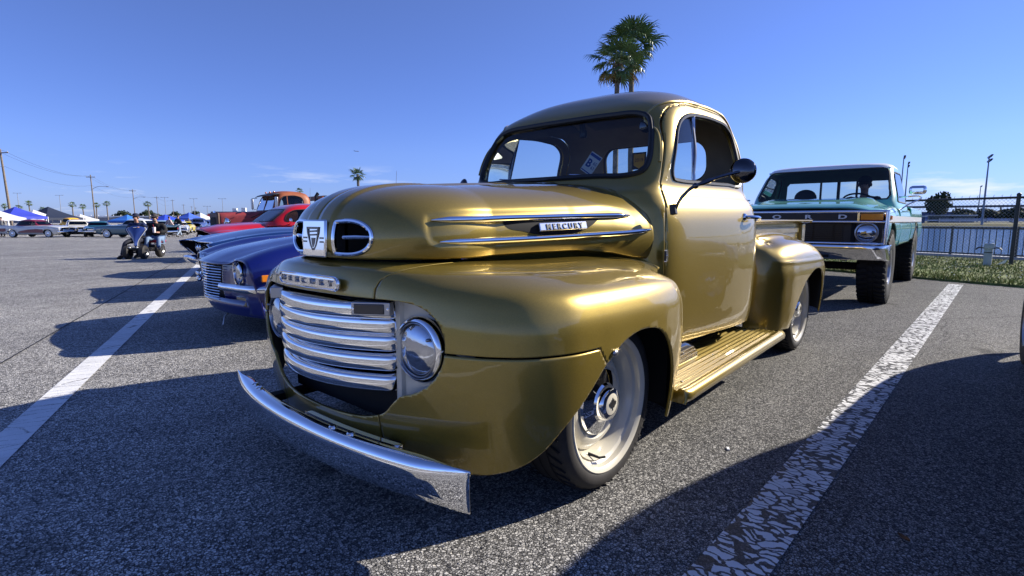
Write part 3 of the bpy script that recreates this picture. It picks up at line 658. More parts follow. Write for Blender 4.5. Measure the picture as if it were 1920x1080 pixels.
both('bed_rail', lambda: MB().grid(np.array([[(x,y,z+.0) for y,z in ((.640,1.000),(.650,1.012),(.690,1.024),(.715,1.034),(.724,1.030),(.722,1.020),(.700,1.010),(.664,.995))] for x in np.linspace(-2.06,-3.70,12)]),cv=True).box((-3.702,.683,1.018),(.004,.07,.022)), GOLD, smooth=50, bevel=.003)
both('bed_post', lambda: MB().prism([(-3.50,.60),(-3.585,.60),(-3.60,1.0),(-3.49,1.0)],.640,.690,'xz'), GOLD, bevel=.008)
obj('bed_front', MB().box((-2.075,0,.78),(.03,1.28,.44)), GOLD, GT, bevel=.004)
obj('tailgate', MB().box((-3.60,0,.78),(.035,1.26,.42)), GOLD, GT, bevel=.008)
obj('bed_floor', MB().box((-2.84,0,.575),(1.56,1.28,.03)), mat('dark_bed_wood',(.08,.05,.03),.6,var=(20,.2)), GT, smooth=0)
both('tail_lamp', lambda: MB().ball((-3.60,.80,.60),(.03,.035,.035),14,10), REDL)
obj('chassis', MB().box((-1.5,.38,.36),(4.0,.08,.12)).box((-1.5,-.38,.36),(4.0,.08,.12)).box((-2.895,0,.33),(.12,1.4,.12)).box((0,0,.30),(.12,1.4,.09)).box((-3.45,0,.40),(.1,1.1,.1)).box((-.9,0,.40),(.5,.5,.2)), DARK, GT, smooth=0)
# --- wheels
def wheel(parent, c, sg, r=.334, rl=.257, w=.225, deep=.062, hub=True, rimm=CREAM, cap=CHROME, tread=True, leaf=True, capr=.130):
    """c: wheel centre on the outer face plane; sg=+1 faces +y"""
    cx,cy,cz = c; wh = bpy.data.objects.new('wheel',None); COL.objects.link(wh); wh.parent = parent; wh.location = c
    if sg<0: wh.rotation_euler = (0,0,math.pi)
    ax = (0,1,0)
    ty = [(rl-.012,-w+.02),(rl+.004,-w+.004),(rl+.03,-w-.006),(r-.03,-w-.002),(r-.010,-w+.018),(r-.002,-w+.05),(r,-w/2),(r-.002,-.05),(r-.010,-.020),(r-.026,-.002),(r-.034,.003),(rl+.028,.006),(rl+.012,.003),(rl-.002,-.006),(rl-.012,-.02)]
    t = obj('tyre', MB().lathe(ty,72,(0,0,0),ax), RUBBER, wh, smooth=50)
    if tread:
        tr = MB()
        for k in range(3): tr.lathe([(r+.0012,-w*(.30+.2*k)-.004),(r+.0012,-w*(.30+.2*k)+.004)],72,(0,0,0),ax)
        for k in range(44):
            a = 2*math.pi*k/44
            for (v0,v1,da) in ((-.015,-w*.28,.10),(-w*.72,-w+.015,-.10)):
                P0 = ((r-.004)*math.cos(a),v0,(r-.004)*math.sin(a)); P1 = ((r+.0008)*math.cos(a+da),v1,(r+.0008)*math.sin(a+da)); tr.bar(P0,P1,.006,.006,up=(math.cos(a),0,math.sin(a)))
        obj('tread_groove', tr, DARK, t, smooth=0)
        for a0,word in ((200,'FALKEN'),(20,'FALKEN')):
            for k,ch in enumerate(word):
                a = R(a0+7.2*k); rr_ = rl+.036
                text('sidewall_letter',ch,.034,t,mat('raised_rubber',(.055,.053,.05),.5),.001,loc=(rr_*math.cos(a),.0062,rr_*math.sin(a)),rot=(R(90),-a+math.pi/2*0+R(90)*0,math.pi) if False else (0,0,0))
                o = bpy.context.scene.objects[-1] if False else COL.objects[-1]
                up = Vector((math.cos(a),0,math.sin(a))); nrm = Vector((0,1,0)); xx = up.cross(nrm); M = Matrix((xx,up,nrm)).transposed(); o.rotation_euler = M.to_euler()
    rp = [(rl-.014,-w+.02),(rl-.03,-w+.05),(rl-.06,-w+.08),(rl-.062,-deep-.045),(rl-.048,-deep+.01),(rl-.036,-deep+.03),(rl-.034,-.040),(rl-.020,-.028),(rl-.016,-.008),(rl-.006,.001),(rl+.002,.004),(rl+.006,.0),(rl+.002,-.006)]
    rm_ = obj('rim', MB().lathe(rp,72,(0,0,0),ax), rimm, wh, smooth=35)
    dp = [(rl-.055,-deep-.030),(rl-.075,-deep-.012),(rl-.095,-deep+.004),(rl-.11,-deep+.006),(.13,-deep-.006),(.09,-deep-.01),(.0,-deep-.012)]
    obj('wheel_disc', MB().lathe(dp,64,(0,0,0),ax), rimm, rm_, smooth=35)
    if hub:
        s = capr/.118; b = -deep-.006
        hp = [(.118*s,b),(.1195*s,b+.014),(.115*s,b+.022),(.100*s,b+.027),(.083*s,b+.032),(.070*s,b+.036),(.063*s,b+.044),(.060*s,b+.058),(.054*s,b+.066),(.044*s,b+.069),(.038*s,b+.069)]
        h = obj('hubcap', MB().lathe(hp,56,(0,0,0),ax), cap, wh, smooth=30)
        obj('hubcap_centre', MB().lathe([(.039*s,b+.0685),(.030*s,b+.0715),(0,b+.073)],40,(0,0,0),ax), CREAM, h)
        if leaf:
            lf = [(0,1),(.16,.62),(.34,.72),(.30,.25),(.62,.50),(.66,.34),(.95,.30),(.82,.08),(.92,-.02),(.42,-.36),(.46,-.52),(.06,-.46),(.05,-.9),(-.05,-.9),(-.06,-.46),(-.46,-.52),(-.42,-.36),(-.92,-.02),(-.82,.08),(-.95,.30),(-.66,.34),(-.62,.50),(-.30,.25),(-.34,.72),(-.16,.62)]
            obj('leaf_emblem', MB().prism([(x*.024*s,z*.024*s) for x,z in lf],b+.070,b+.0742,'xz'), BLACKP, h, smooth=0)
    obj('valve_stem', MB().tube([( .07,-.02-deep*.6,-.19),(.055,-.015,-.20),(.02,-.012,-.208)],[.006,.005,.005],6), BLACKP, rm_)
    obj('brake_drum', MB().lathe([(.0,-deep-.02),(.15,-deep-.02),(.16,-w),(.0,-w)],32,(0,0,0),ax), DARK, rm_)
    return wh
WF = wheel(GT,(0,.842,.334),1)
for c,sg in (((-2.895,.842,.334),1),((0,-.842,.334),-1),((-2.895,-.842,.334),-1)):
    w = WF.copy(); COL.objects.link(w); w.location = c; w.rotation_euler = (0,0,0 if sg>0 else math.pi)
    for ch in list(WF.children):
        k = ch.copy(); COL.objects.link(k); k.parent = w
        for g in list(ch.children):
            d = g.copy(); COL.objects.link(d); d.parent = k
# ---------------------------------------------------------------- ground
def ground_mats():
    m = bpy.data.materials.new('asphalt'); m.use_nodes = True; MATS['asphalt'] = m
    def aggregate(m, line=None):
        nt = m.node_tree; N = nt.nodes; L = nt.links; b = N['Principled BSDF']
        tc = N.new('ShaderNodeTexCoord')
        def vor(scale, feat='F1'):
            v = N.new('ShaderNodeTexVoronoi'); v.inputs['Scale'].default_value = scale; v.feature = feat; L.new(tc.outputs['Object'], v.inputs['Vector']); return v
        def noise(scale, det=5, rough=.55):
            n = N.new('ShaderNodeTexNoise'); n.inputs['Scale'].default_value = scale; n.inputs['Detail'].default_value = det; n.inputs['Roughness'].default_value = rough; L.new(tc.outputs['Object'], n.inputs['Vector']); return n
        def ramp(src, stops):
            r = N.new('ShaderNodeValToRGB'); e = r.color_ramp.elements
            for k,(p,c) in enumerate(stops):
                x = e[k] if k < 2 else e.new(p)
                x.position = p; x.color = (*c,1) if len(c)==3 else c
            L.new(src, r.inputs[0]); return r
        def mixc(f, a, c, mode='MIX'):
            x = N.new('ShaderNodeMixRGB'); x.blend_type = mode
            for i,s in ((0,f),(1,a),(2,c)):
                if hasattr(s,'links'): L.new(s, x.inputs[i])
                else: x.inputs[i].default_value = s if i == 0 or not isinstance(s,tuple) else (*s,1)
            return x.outputs[0]
        v1 = vor(108); sep = N.new('ShaderNodeSeparateColor'); L.new(v1.outputs['Color'], sep.inputs[0])
        stone = ramp(sep.outputs[0], [(0,(.085,.083,.080)),(.3,(.225,.22,.21)),(.7,(.40,.39,.365)),(1,(.56,.545,.51))])
        edge = vor(108,'DISTANCE_TO_EDGE'); gap = ramp(edge.outputs['Distance'], [(.02,(0,0,0)),(.13,(1,1,1))])
        col = mixc(gap.outputs[0], (.022,.022,.024), stone.outputs[0])
        big = noise(.35,6); bf = ramp(big.outputs[0], [(.3,(.80,.80,.80)),(.7,(1.16,1.15,1.12))]); col = mixc(1.0, col, bf.outputs[0], 'MULTIPLY')
        med = noise(3.0,6); mf = ramp(med.outputs[0], [(.3,(.86,.86,.86)),(.72,(1.12,1.12,1.12))]); col = mixc(1.0, col, mf.outputs[0], 'MULTIPLY')
        # old oil spots
        st = noise(.9,4); sf = ramp(st.outputs[0], [(.66,(1,1,1)),(.74,(.62,.61,.60))]); col = mixc(1.0, col, sf.outputs[0], 'MULTIPLY')
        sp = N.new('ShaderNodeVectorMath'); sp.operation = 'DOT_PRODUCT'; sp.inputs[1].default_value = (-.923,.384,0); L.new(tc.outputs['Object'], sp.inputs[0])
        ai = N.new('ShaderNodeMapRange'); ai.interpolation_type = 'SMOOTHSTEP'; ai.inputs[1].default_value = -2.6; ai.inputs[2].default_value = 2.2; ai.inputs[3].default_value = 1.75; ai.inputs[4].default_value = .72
        L.new(sp.outputs['Value'], ai.inputs[0]); col = mixc(1.0, col, ai.outputs[0], 'MULTIPLY')     # sun-angle brightness painted in: aisle paler, stalls darker to deepen shadow
        # crack network, tar drips, pale scuffed lanes
        dn = noise(1.3,6); sv = N.new('ShaderNodeVectorMath'); sv.operation = 'SCALE'; sv.inputs['Scale'].default_value = .55; L.new(dn.outputs['Color'], sv.inputs[0])
        av = N.new('ShaderNodeVectorMath'); av.operation = 'ADD'; L.new(tc.outputs['Object'], av.inputs[0]); L.new(sv.outputs[0], av.inputs[1])
        ck = N.new('ShaderNodeTexVoronoi'); ck.feature = 'DISTANCE_TO_EDGE'; ck.voronoi_dimensions = '2D'; ck.inputs['Scale'].default_value = .30; L.new(av.outputs[0], ck.inputs['Vector'])
        cr = ramp(ck.outputs['Distance'], [(.0012,(.30,.30,.30)),(.0040,(1,1,1))]); cm = noise(.25,3); cw = ramp(cm.outputs[0], [(.46,(0,0,0)),(.56,(1,1,1))])
        col = mixc(cw.outputs[0], col, mixc(1.0, col, cr.outputs[0], 'MULTIPLY'))
        od = noise(2.2,2,.4); of = ramp(od.outputs[0], [(.71,(1,1,1)),(.76,(.42,.41,.40))]); col = mixc(1.0, col, of.outputs[0], 'MULTIPLY')
        sm = N.new('ShaderNodeMapping'); sm.inputs['Rotation'].default_value = (0,0,R(-67)); sm.inputs['Scale'].default_value = (.12,1.3,1); L.new(tc.outputs['Object'], sm.inputs[0])
        sn = N.new('ShaderNodeTexNoise'); sn.inputs['Scale'].default_value = 1; sn.inputs['Detail'].default_value = 5; L.new(sm.outputs[0], sn.inputs['Vector'])
        sr = ramp(sn.outputs[0], [(.35,(.84,.84,.85)),(.68,(1.15,1.14,1.12))]); col = mixc(1.0, col, sr.outputs[0], 'MULTIPLY')
        hgt = N.new('ShaderNodeMath'); hgt.operation = 'MULTIPLY'; L.new(gap.outputs[0], hgt.inputs[0]); L.new(sep.outputs[1], hgt.inputs[1])
        bp = N.new('ShaderNodeBump'); bp.inputs['Strength'].default_value = 1.0; bp.inputs['Distance'].default_value = .011; L.new(hgt.outputs[0], bp.inputs['Height'])
        L.new(bp.outputs[0], b.inputs['Normal']); L.new(col, b.inputs['Base Color']); b.inputs['Roughness'].default_value = .82; b.inputs['Specular IOR Level'].default_value = .3
        if line:
            ang, kind = line
            mp = N.new('ShaderNodeMapping'); mp.inputs['Rotation'].default_value = (0,0,-ang); L.new(tc.outputs['Object'], mp.inputs[0])
            nd = N.new('ShaderNodeTexNoise'); nd.inputs['Scale'].default_value = 14; nd.inputs['Detail'].default_value = 4; L.new(mp.outputs[0], nd.inputs['Vector'])
            sb = N.new('ShaderNodeVectorMath'); sb.operation = 'SUBTRACT'; sb.inputs[1].default_value = (.5,.5,.5); L.new(nd.outputs['Color'], sb.inputs[0])
            sc = N.new('ShaderNodeVectorMath'); sc.operation = 'SCALE'; sc.inputs['Scale'].default_value = .085 if kind=='flaky' else .05; L.new(sb.outputs[0], sc.inputs[0])
            ad = N.new('ShaderNodeVectorMath'); ad.operation = 'ADD'; L.new(mp.outputs[0], ad.inputs[0]); L.new(sc.outputs[0], ad.inputs[1])
            m2 = N.new('ShaderNodeMapping'); m2.inputs['Scale'].default_value = (34,17,1) if kind=='flaky' else (13,1.6,1); L.new(ad.outputs[0], m2.inputs[0])
            ve = N.new('ShaderNodeTexVoronoi'); ve.feature = 'DISTANCE_TO_EDGE'; ve.inputs['Scale'].default_value = 1.0; ve.voronoi_dimensions = '2D'; L.new(m2.outputs[0], ve.inputs['Vector'])
            nw = N.new('ShaderNodeTexNoise'); nw.inputs['Scale'].default_value = 7; nw.inputs['Detail'].default_value = 6; L.new(mp.outputs[0], nw.inputs['Vector'])
            th = N.new('ShaderNodeMapRange'); th.inputs[1].default_value = .3; th.inputs[2].default_value = .7
            th.inputs[3].default_value, th.inputs[4].default_value = (.02,.25) if kind=='flaky' else (-.012,.030)
            L.new(nw.outputs[0], th.inputs[0])
            gt = N.new('ShaderNodeMath'); gt.operation = 'SUBTRACT'; L.new(ve.outputs['Distance'], gt.inputs[0]); L.new(th.outputs[0], gt.inputs[1])
            mk = N.new('ShaderNodeMapRange'); mk.inputs[1].default_value = 0; mk.inputs[2].default_value = .02; L.new(gt.outputs[0], mk.inputs[0])
            mkout = mk.outputs[0]
            if kind=='flaky':       # some flakes have come away altogether
                vc = N.new('ShaderNodeTexVoronoi'); vc.inputs['Scale'].default_value = 1.0; vc.voronoi_dimensions = '2D'; L.new(m2.outputs[0], vc.inputs['Vector'])
                sc2 = N.new('ShaderNodeSeparateColor'); L.new(vc.outputs['Color'], sc2.inputs[0]); g2 = ramp(sc2.outputs[0], [(.085,(0,0,0)),(.10,(1,1,1))])
                mm = N.new('ShaderNodeMath'); mm.operation = 'MULTIPLY'; L.new(mkout, mm.inputs[0]); L.new(g2.outputs[0], mm.inputs[1]); mkout = mm.outputs[0]
            dirt = noise(5,7,.65); pc = ramp(dirt.outputs[0], [(.3,(.66,.66,.65)),(.7,(.84,.84,.82))])
            pc2 = mixc(.05, pc.outputs[0], stone.outputs[0], 'MULTIPLY')
            if kind=='flaky': col2 = mixc(.72, col, (.022,.022,.023))
            else: col2 = col
            L.new(mixc(mkout, col2, pc2), b.inputs['Base Color'])
            hh = N.new('ShaderNodeMath'); hh.operation = 'MULTIPLY_ADD'; hh.inputs[1].default_value = .25; L.new(hgt.outputs[0], hh.inputs[0]); L.new(mkout, hh.inputs[2]); L.new(hh.outputs[0], bp.inputs['Height'])
            bp.inputs['Strength'].default_value = .5; b.inputs['Roughness'].default_value = .65
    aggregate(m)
    a = bpy.data.materials.new('flaking_line_paint'); a.use_nodes = True; MATS['line_r'] = a; aggregate(a,(R(-2.0),'flaky'))
    c = bpy.data.materials.new('crazed_line_paint'); c.use_nodes = True; MATS['line_l'] = c; aggregate(c,(R(67.4),'crazed'))
ground_mats()
E1 = np.array((math.cos(R(67.4)),math.sin(R(67.4)))); EN = np.array((-E1[1],E1[0]))   # along the lot edge, and towards the lake
def lp(s,n,z=0): return (E1[0]*s+EN[0]*n, E1[1]*s+EN[1]*n, z)
GRASS_N, LAKE_N = 9.72, 16.4
def ground_z(x, y):
    s = -(E1[0]*x+E1[1]*y); return -.009*(np.clip(s,14,60)-14)
def sheet(name, pts, m):
    mb = MB(); mb.add([p for p in pts],[tuple(range(len(pts)))]); o = obj(name,mb,m,smooth=0,recalc=False); return struct(o)
_lot = MB(); _lot.grid(np.array([[(*lp(-s,n)[:2], -.009*(min(max(s,14),60)-14)) for n in (GRASS_N+.15,-2500)] for s in (-2500,-60,0,14,40,60,2500)]))
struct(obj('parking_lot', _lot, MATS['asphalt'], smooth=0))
def ribbon(name, a, b, w, m, z=.004):
    a = np.array(a,float); b = np.array(b,float); d = (b-a)/np.linalg.norm(b-a); n = np.array((-d[1],d[0]))*w/2; K = 60; mb = MB()
    mb.grid(np.array([[(*(a+(b-a)*t+n),z),(*(a+(b-a)*t-n),z)] for t in np.linspace(0,1,K)])); return struct(obj(name,mb,m,smooth=0))
ribbon('painted_line',(-9.42,1.685),(.9,1.345),.185,MATS['line_r'])
ribbon('painted_line',(2.9,1.92),(-6.0,-19.45),.15,MATS['line_l'],.0045)
ribbon('tar_joint',(2.6,-.35),(-5.2,-19.1),.016,mat('tar',(.02,.02,.021),.7),.0035)
# ---------------------------------------------------------------- generic car pieces
def cabin_grid(levels, nz=70, nt=170):
    """levels: (z, half width, x front, x rear, front exponent, rear exponent)"""
    A = np.array(levels,float); T = np.concatenate([[0],np.cumsum(np.hypot(np.diff(A[:,0]),np.diff(A[:,1])+.0)+.3*np.abs(np.diff(A[:,2])))]); B = herm(A,T,np.linspace(0,T[-1],nz)); rows = []
    for z,hw,xf,xr,nf,nr in B:
        a = np.linspace(0,2*math.pi,1201); c,s = np.cos(a),np.sin(a); n = np.where(c>0,max(nf,1.9),max(nr,1.9))
        x = (xf+xr)/2+(xf-xr)/2*np.sign(c)*np.abs(c)**(2/n); y = max(hw,1e-4)*np.sign(s)*np.abs(s)**(2/n)
        d = np.concatenate([[0],np.cumsum(np.hypot(np.diff(x),np.diff(y)))]); q = np.linspace(0,d[-1],nt,endpoint=False)
        rows.append(np.stack([np.interp(q,d,x),np.interp(q,d,y),np.full(nt,z)],-1))
    return np.array(rows)
def greenhouse(parent, levels, paint, glass=TINT, sides=(), wsh=None, rear=None, inner=DARK, nz=70, nt=170, xmid=None, thick=.03, roofm=None, roofz=9, seal=.012):
    """roof, pillars and panes; sides: polygons in x,z; wsh, rear: polygons in y,z"""
    V,F = gridVF(cabin_grid(levels,nz,nt),cv=True); xs = V[:,0]; ay = np.abs(V[:,1]); xm = xmid if xmid is not None else (levels[0][2]+levels[0][3])/2
    fs = [np.where(ay>.3,sdf(V[:,[0,2]],np.array(p)),-1.0) for p in sides]
    fw = np.where(xs>xm,sdf(V[:,1:],np.array(wsh)),-1.0) if wsh is not None else np.full(len(V),-1.0)
    fr = np.where(xs<xm,sdf(V[:,1:],np.array(rear)),-1.0) if rear is not None else np.full(len(V),-1.0)
    f = np.minimum(-fw,-fr)
    for q in fs: f = np.minimum(f,-q)
    V1,F1,_l = clip(V,F,f)
    if roofm:
        Va,Fa,_l = clip(V1,F1,roofz-V1[:,2]); Vb,Fb,_l = clip(V1,F1,V1[:,2]-roofz)
        obj('cab_shell', vf(Va,Fa), [paint,inner], parent, smooth=50, solid=(thick,1)); obj('roof', vf(Vb,Fb), [roofm,inner], parent, smooth=50, solid=(thick,1))
    else: obj('cab_shell', vf(V1,F1), [paint,inner], parent, smooth=50, solid=(thick,1))
    def pane(name, g):
        Vg,Fg,L = clip(V,F,g)
        if not len(Fg): return
        o = obj(name, vf(Vg,Fg), glass, parent)
        if seal and L: obj('seal', MB().tube(smooth_loop(max(L,key=len),48),seal,5,closed=True), SEAL, o)
    if wsh is not None: pane('windshield',fw+.002)
    if rear is not None: pane('rear_window',fr+.002)
    for q in fs:
        for sg in (1,-1): pane('side_window',np.where(V[:,1]*sg>0,q+.002,-1.0))
def body_loft(stations, nu=90, nv=44):
    """stations: (x, [(y,z)...]) with the same number of profile points, half body"""
    C = np.array([[(x+ (p[2] if len(p)>2 else 0),p[0],p[1]) for p in pr] for x,pr in stations]); return patch(C,nu,nv)
def car_body(parent, name, stations, paint, arches=(), cuts=None, nu=90, nv=44, thick=.012, parts=None, split=False):
    V,F = gridVF(body_loft(stations,nu,nv)); f = np.ones(len(V))
    for cx,cz,rx,rz in arches:
        f = np.minimum(f, np.where(V[:,1]>.4, np.hypot((V[:,0]-cx)/rx,(V[:,2]-cz)/rz)-1, 1.0))
    V,F,_l = clip(V,F,f)
    outs = []
    for nm,g,m in (parts or [(name,None,paint)]):
        Va,Fa = (V,F)
        if g is not None: Va,Fa,_l = clip(V,F,g(V))
        if split: outs += both(nm, lambda: vf(Va,Fa), [m,DARK], parent=parent, smooth=45, solid=(thick,1)); continue
        a = vf(Va,Fa); b = vf(Va,Fa).mirror(); a.add(b.v[0],b.f); outs.append(obj(nm,a,[m,DARK],parent,smooth=45,solid=(thick,1)))
    return outs
def simple_wheel(parent, c, sg, r, w, rl, rimm, capm=CHROME, n=28, wall=None):
    wh = obj('wheel', MB().lathe([(rl,-w+.01),(r-.03,-w),(r,-w+.03),(r,-.03),(r-.03,0),(rl+.004,.004),(rl-.02,-.02),(rl-.02,-w+.03)],n,(0,0,0),(0,1,0)), RUBBER, parent); wh.location = c
    if sg<0: wh.rotation_euler = (0,0,math.pi)
    obj('rim', MB().lathe([(rl-.005,.001),(rl-.03,-.02),(rl*.72,-.045),(rl*.3,-.03),(0,-.03)],n,(0,0,0),(0,1,0)), rimm, wh)
    obj('hubcap', MB().lathe([(rl*.5,-.03),(rl*.46,-.012),(rl*.25,.0),(0,.004)],max(n//2,10),(0,0,0),(0,1,0)), capm, wh)
    if wall: obj('whitewall', MB().lathe([(rl+.004,.0055),(rl+.055,.003)],n,(0,0,0),(0,1,0)), wall, wh)
    return wh
def four_wheels(parent, wb, tr, r, w, rl, rimm, capm=CHROME, n=28, wall=None, z=None):
    for x in (0,-wb):
        for sg in (1,-1): simple_wheel(parent,(x,sg*tr,z or r),sg,r,w,rl,rimm,capm,n,wall)
# ---------------------------------------------------------------- lifted teal pickup behind the gold one
TEAL = car_paint('teal_paint', (.16,.47,.40), 0, .35)
TEALD = TEAL
def teal_truck():
    T = thing('pickup_truck','lifted teal four wheel drive pickup with white roof and amber turn signals, driver inside','pickup truck',(-6.28,.075,0))
    st = []
    for x,k in ((.50,0),(.42,.12),(.2,.25),(-.2,.5),(-.6,.85),(-.84,1.0)):
        zt = .135*k; nose = 0 if x<.45 else -.02
        st.append((x,[(.985,.70),(1.005,.80),(1.012,.93),(1.0,1.02),(.985,1.075+.03*k),(.955,1.125+.05*k+nose),(.90,1.150+.065*k+nose),(.83,1.160+.075*k+nose),(.76,1.175+.10*k+nose),(.68,1.190+zt+nose),(.35,1.205+zt+nose),(0,1.208+zt+nose)]))
    car_body(T,'front_body',st,TEAL,[(0,.46,.53,.56)],nu=60,nv=60)
    # side body: door, bed
    st = [(x,[(.90,.66),(.99,.70),(1.005,.80),(1.012,.93),(1.0,1.02),(.99,1.12),(.965,1.185),(.91,1.20),(.80,1.20)]) for x in (-.85,-1.4,-2.0,-2.38)]
    car_body(T,'door',st,TEAL,nu=20,nv=40,split=True)
    st = [(x,[(.90,.70),(.99,.72),(1.008,.80),(1.015,.93),(1.0,1.02),(.995,1.15),(.975,1.225),(.95,1.235),(.91,1.235),(.905,.85)]) for x in (-2.42,-3.0,-4.0,-4.55)]
    car_body(T,'bed_side',st,TEAL,[(-3.38,.46,.54,.58)],nu=60,nv=40,split=True)
    both('body_stripe', lambda: MB().box((-2.0,1.000,1.045),(4.9,.014,.075)), WHITEP, parent=T)
    both('stripe_trim', lambda: MB().box((-2.0,1.004,1.003),(4.9,.014,.012)), CHROME, parent=T)
    obj('bed_floor', MB().box((-3.48,0,.80),(2.1,1.8,.05)).box((-2.44,0,1.0),(.05,1.8,.42)).box((-4.55,0,.98),(.05,1.85,.5)), TEALD, T)
    lv = [(1.15,.985,-.80,-2.38,8,8),(1.20,.97,-.80,-2.38,8,8),(1.26,.945,-.81,-2.37,9,8),(1.34,.93,-.87,-2.36,10,8),(1.56,.875,-1.055,-2.32,10,8),(1.72,.835,-1.19,-2.27,9,8),(1.775,.82,-1.235,-2.25,8,7),(1.81,.80,-1.26,-2.23,7,6),(1.84,.75,-1.30,-2.19,5,5),(1.86,.62,-1.40,-2.08,4,4),(1.872,.35,-1.6,-1.95,3,3),(1.875,0,-1.75,-1.75,2,2)]
    wsh = rnd_poly((0,1.545),(.86,.225),.05); wsh = [(y*(1-.10*(z-1.32)/.45),z) for y,z in wsh]
    rear = [(-.80,1.36),(.80,1.36),(.775,1.63),(.745,1.665),(-.745,1.665),(-.775,1.63)]
    side = [(-1.03,1.285),(-1.12,1.45),(-1.27,1.66),(-1.33,1.705),(-2.08,1.72),(-2.17,1.66),(-2.22,1.285)]
    greenhouse(T,lv,TEAL,GLASS,[side],wsh,rear,inner=mat('teal_trim',(.06,.20,.18),.6),nz=90,nt=220,roofm=WHITEP,roofz=1.782)
    for y in (-.26,.0,.26): obj('rear_slider_bar', MB().box((-2.315,y,1.51),(.03,.045 if y==0 else .03,.34)), BLACKP, T)
    obj('drip_moulding', MB().tube([(-1.262,y,1.785-.018*(abs(y)/.8)**4) for y in np.linspace(-.80,.80,24)],.012,6), WHITEP, T)
    # nose: chrome surround, letter band, grille, lamps, bumper
    PT = mat('polished_trim',(.80,.82,.86),.18,1.0)
    for z,r,hw in ((1.130,.020,.99),(1.012,.017,.985),(.752,.022,.97)): obj('grille_surround', MB().tube(curve([(.50,-hw-.01,z),(.525,-hw+.02,z),(.535,-hw+.12,z),(.537,0,z),(.535,hw-.12,z),(.525,hw-.02,z),(.50,hw+.01,z)],40),r,10,flat=1.0), PT, T)
    both('grille_surround', lambda: MB().tube([(.515,.990,1.13),(.520,.992,1.0),(.520,.985,.75)],.022,10), PT, parent=T)
    band = obj('letter_band', MB().box((.515,0,1.07),(.05,1.44,.085)), BLACKP, T)
    for y,ch in ((-.55,'F'),(-.18,'O'),(.18,'R'),(.55,'D')): text('letter',ch,.068,band,WHITEP,.006,loc=(.548,y,1.070),rot=(R(90),0,R(90)),sx=1.9,bold=.002)
    for sg in (1,-1):
        tl = obj('turn_signal', MB().box((.535,sg*.845,1.07),(.05,.225,.078)), AMBER, T, bevel=.008)
        obj('divider', MB().box((.535,sg*.715,1.07),(.06,.022,.10)), PT, tl)
        obj('side_marker', MB().box((.36,sg*1.012,1.062),(.09,.02,.05)), AMBER, T, bevel=.006)
        h = obj('headlamp', MB().lathe([(.118,-.02),(.122,.012),(.108,.016),(.104,.004)],32,(.50,sg*.80,.885),(1,0,0)), STEEL, T)
        obj('lens', MB().lathe([(0,.03),(.05,.026),(.085,.014),(.105,.0)],32,(.50,sg*.80,.885),(1,0,0)), LENS, h)
    gr = obj('grille', MB().box((.44,0,.882),(.05,1.90,.24)), BLACKP, T)
    for k in range(9): obj('slat', MB().box((.475,0,.788+.0235*k),(.03,1.10,.008)), mat('grille_black',(.02,.02,.021),.3), gr, smooth=0)
    for y in np.linspace(-.45,.45,5): obj('slat', MB().box((.48,y,.882),(.02,.012,.21)), mat('grille_black',()), gr, smooth=0)
    P = [(.45,-1.04),(.62,-1.02),(.68,-.95),(.705,-.7),(.715,0),(.705,.7),(.68,.95),(.62,1.02),(.45,1.04)]; P = curve([(*p,0) for p in P],50)
    pr = [(-.05,.735),(-.022,.744),(-.004,.738),(.004,.722),(.003,.70),(-.006,.65),(-.022,.595),(-.035,.572),(-.05,.566)]
    fb = obj('front_bumper', MB().grid(np.array([[(x+dx*(1 if abs(y)<.98 else .2),y,z) for dx,z in pr] for x,y,_ in P])), CHROME, T, solid=(.008,))
    obj('valance', MB().box((.55,0,.72),(.12,1.7,.05)), DARK, T)
    # mirrors
    for sg in (1,-1):
        mi = obj('tow_mirror', MB().box((-.83,sg*1.155,1.425),(.075,.19,.115)), CHROME, T, bevel=.036)
        obj('mirror_arm', MB().tube(curve([(-.80,sg*.99,1.17),(-.82,sg*1.07,1.24),(-.83,sg*1.20,1.325),(-.83,sg*1.17,1.345),(-.83,sg*1.05,1.342),(-.88,sg*.96,1.34)],24),.010,6), CHROME, mi)
        obj('mirror_arm', MB().bar((-.83,sg*1.155,1.37),(-.83,sg*1.155,1.34),.012), CHROME, mi)
    obj('wiper', MB().bar((-.86,.10,1.335),(-.90,.62,1.35),.012), BLACKP, T); obj('wiper', MB().bar((-.86,-.62,1.335),(-.90,-.08,1.35),.012), BLACKP, T)
    # cab inside
    obj('dashboard', MB().box((-1.05,0,1.20),(.35,1.7,.16)), mat('teal_trim',()), T, bevel=.03)
    obj('bench_seat', MB().box((-1.75,0,1.00),(.5,1.6,.2)).box((-2.02,0,1.18),(.14,1.6,.36)), mat('dark_vinyl',(.03,.03,.035),.6), T, bevel=.04)
    obj('headrest', MB().ball((-2.0,-.42,1.40),(.06,.17,.14),16,10), mat('dark_vinyl',()), T)
    obj('steering_wheel', MB().lathe([(.19+.013*math.cos(a),.013*math.sin(a)) for a in np.linspace(0,2*math.pi,8,endpoint=False)],28,(-1.35,.42,1.32),(-.5,0,.85),closed=True).bar((-1.35,.42,1.32),(-1.1,.42,1.15),.04).bar((-1.35,.24,1.32),(-1.35,.60,1.32),.02), BLACKP, T)
    # running gear
    obj('frame_rail', MB().box((-1.8,.42,.66),(5.0,.08,.14)), DARK, T); obj('frame_rail', MB().box((-1.8,-.42,.66),(5.0,.08,.14)), DARK, T)
    for x in (0,-3.38):
        obj('axle', MB().tube([(x,-.80,.45),(x,.80,.45)],.05,10), DARK, T); obj('differential', MB().ball((x,.12 if x==0 else 0,.45),(.17,.16,.16),14,10), DARK, T)
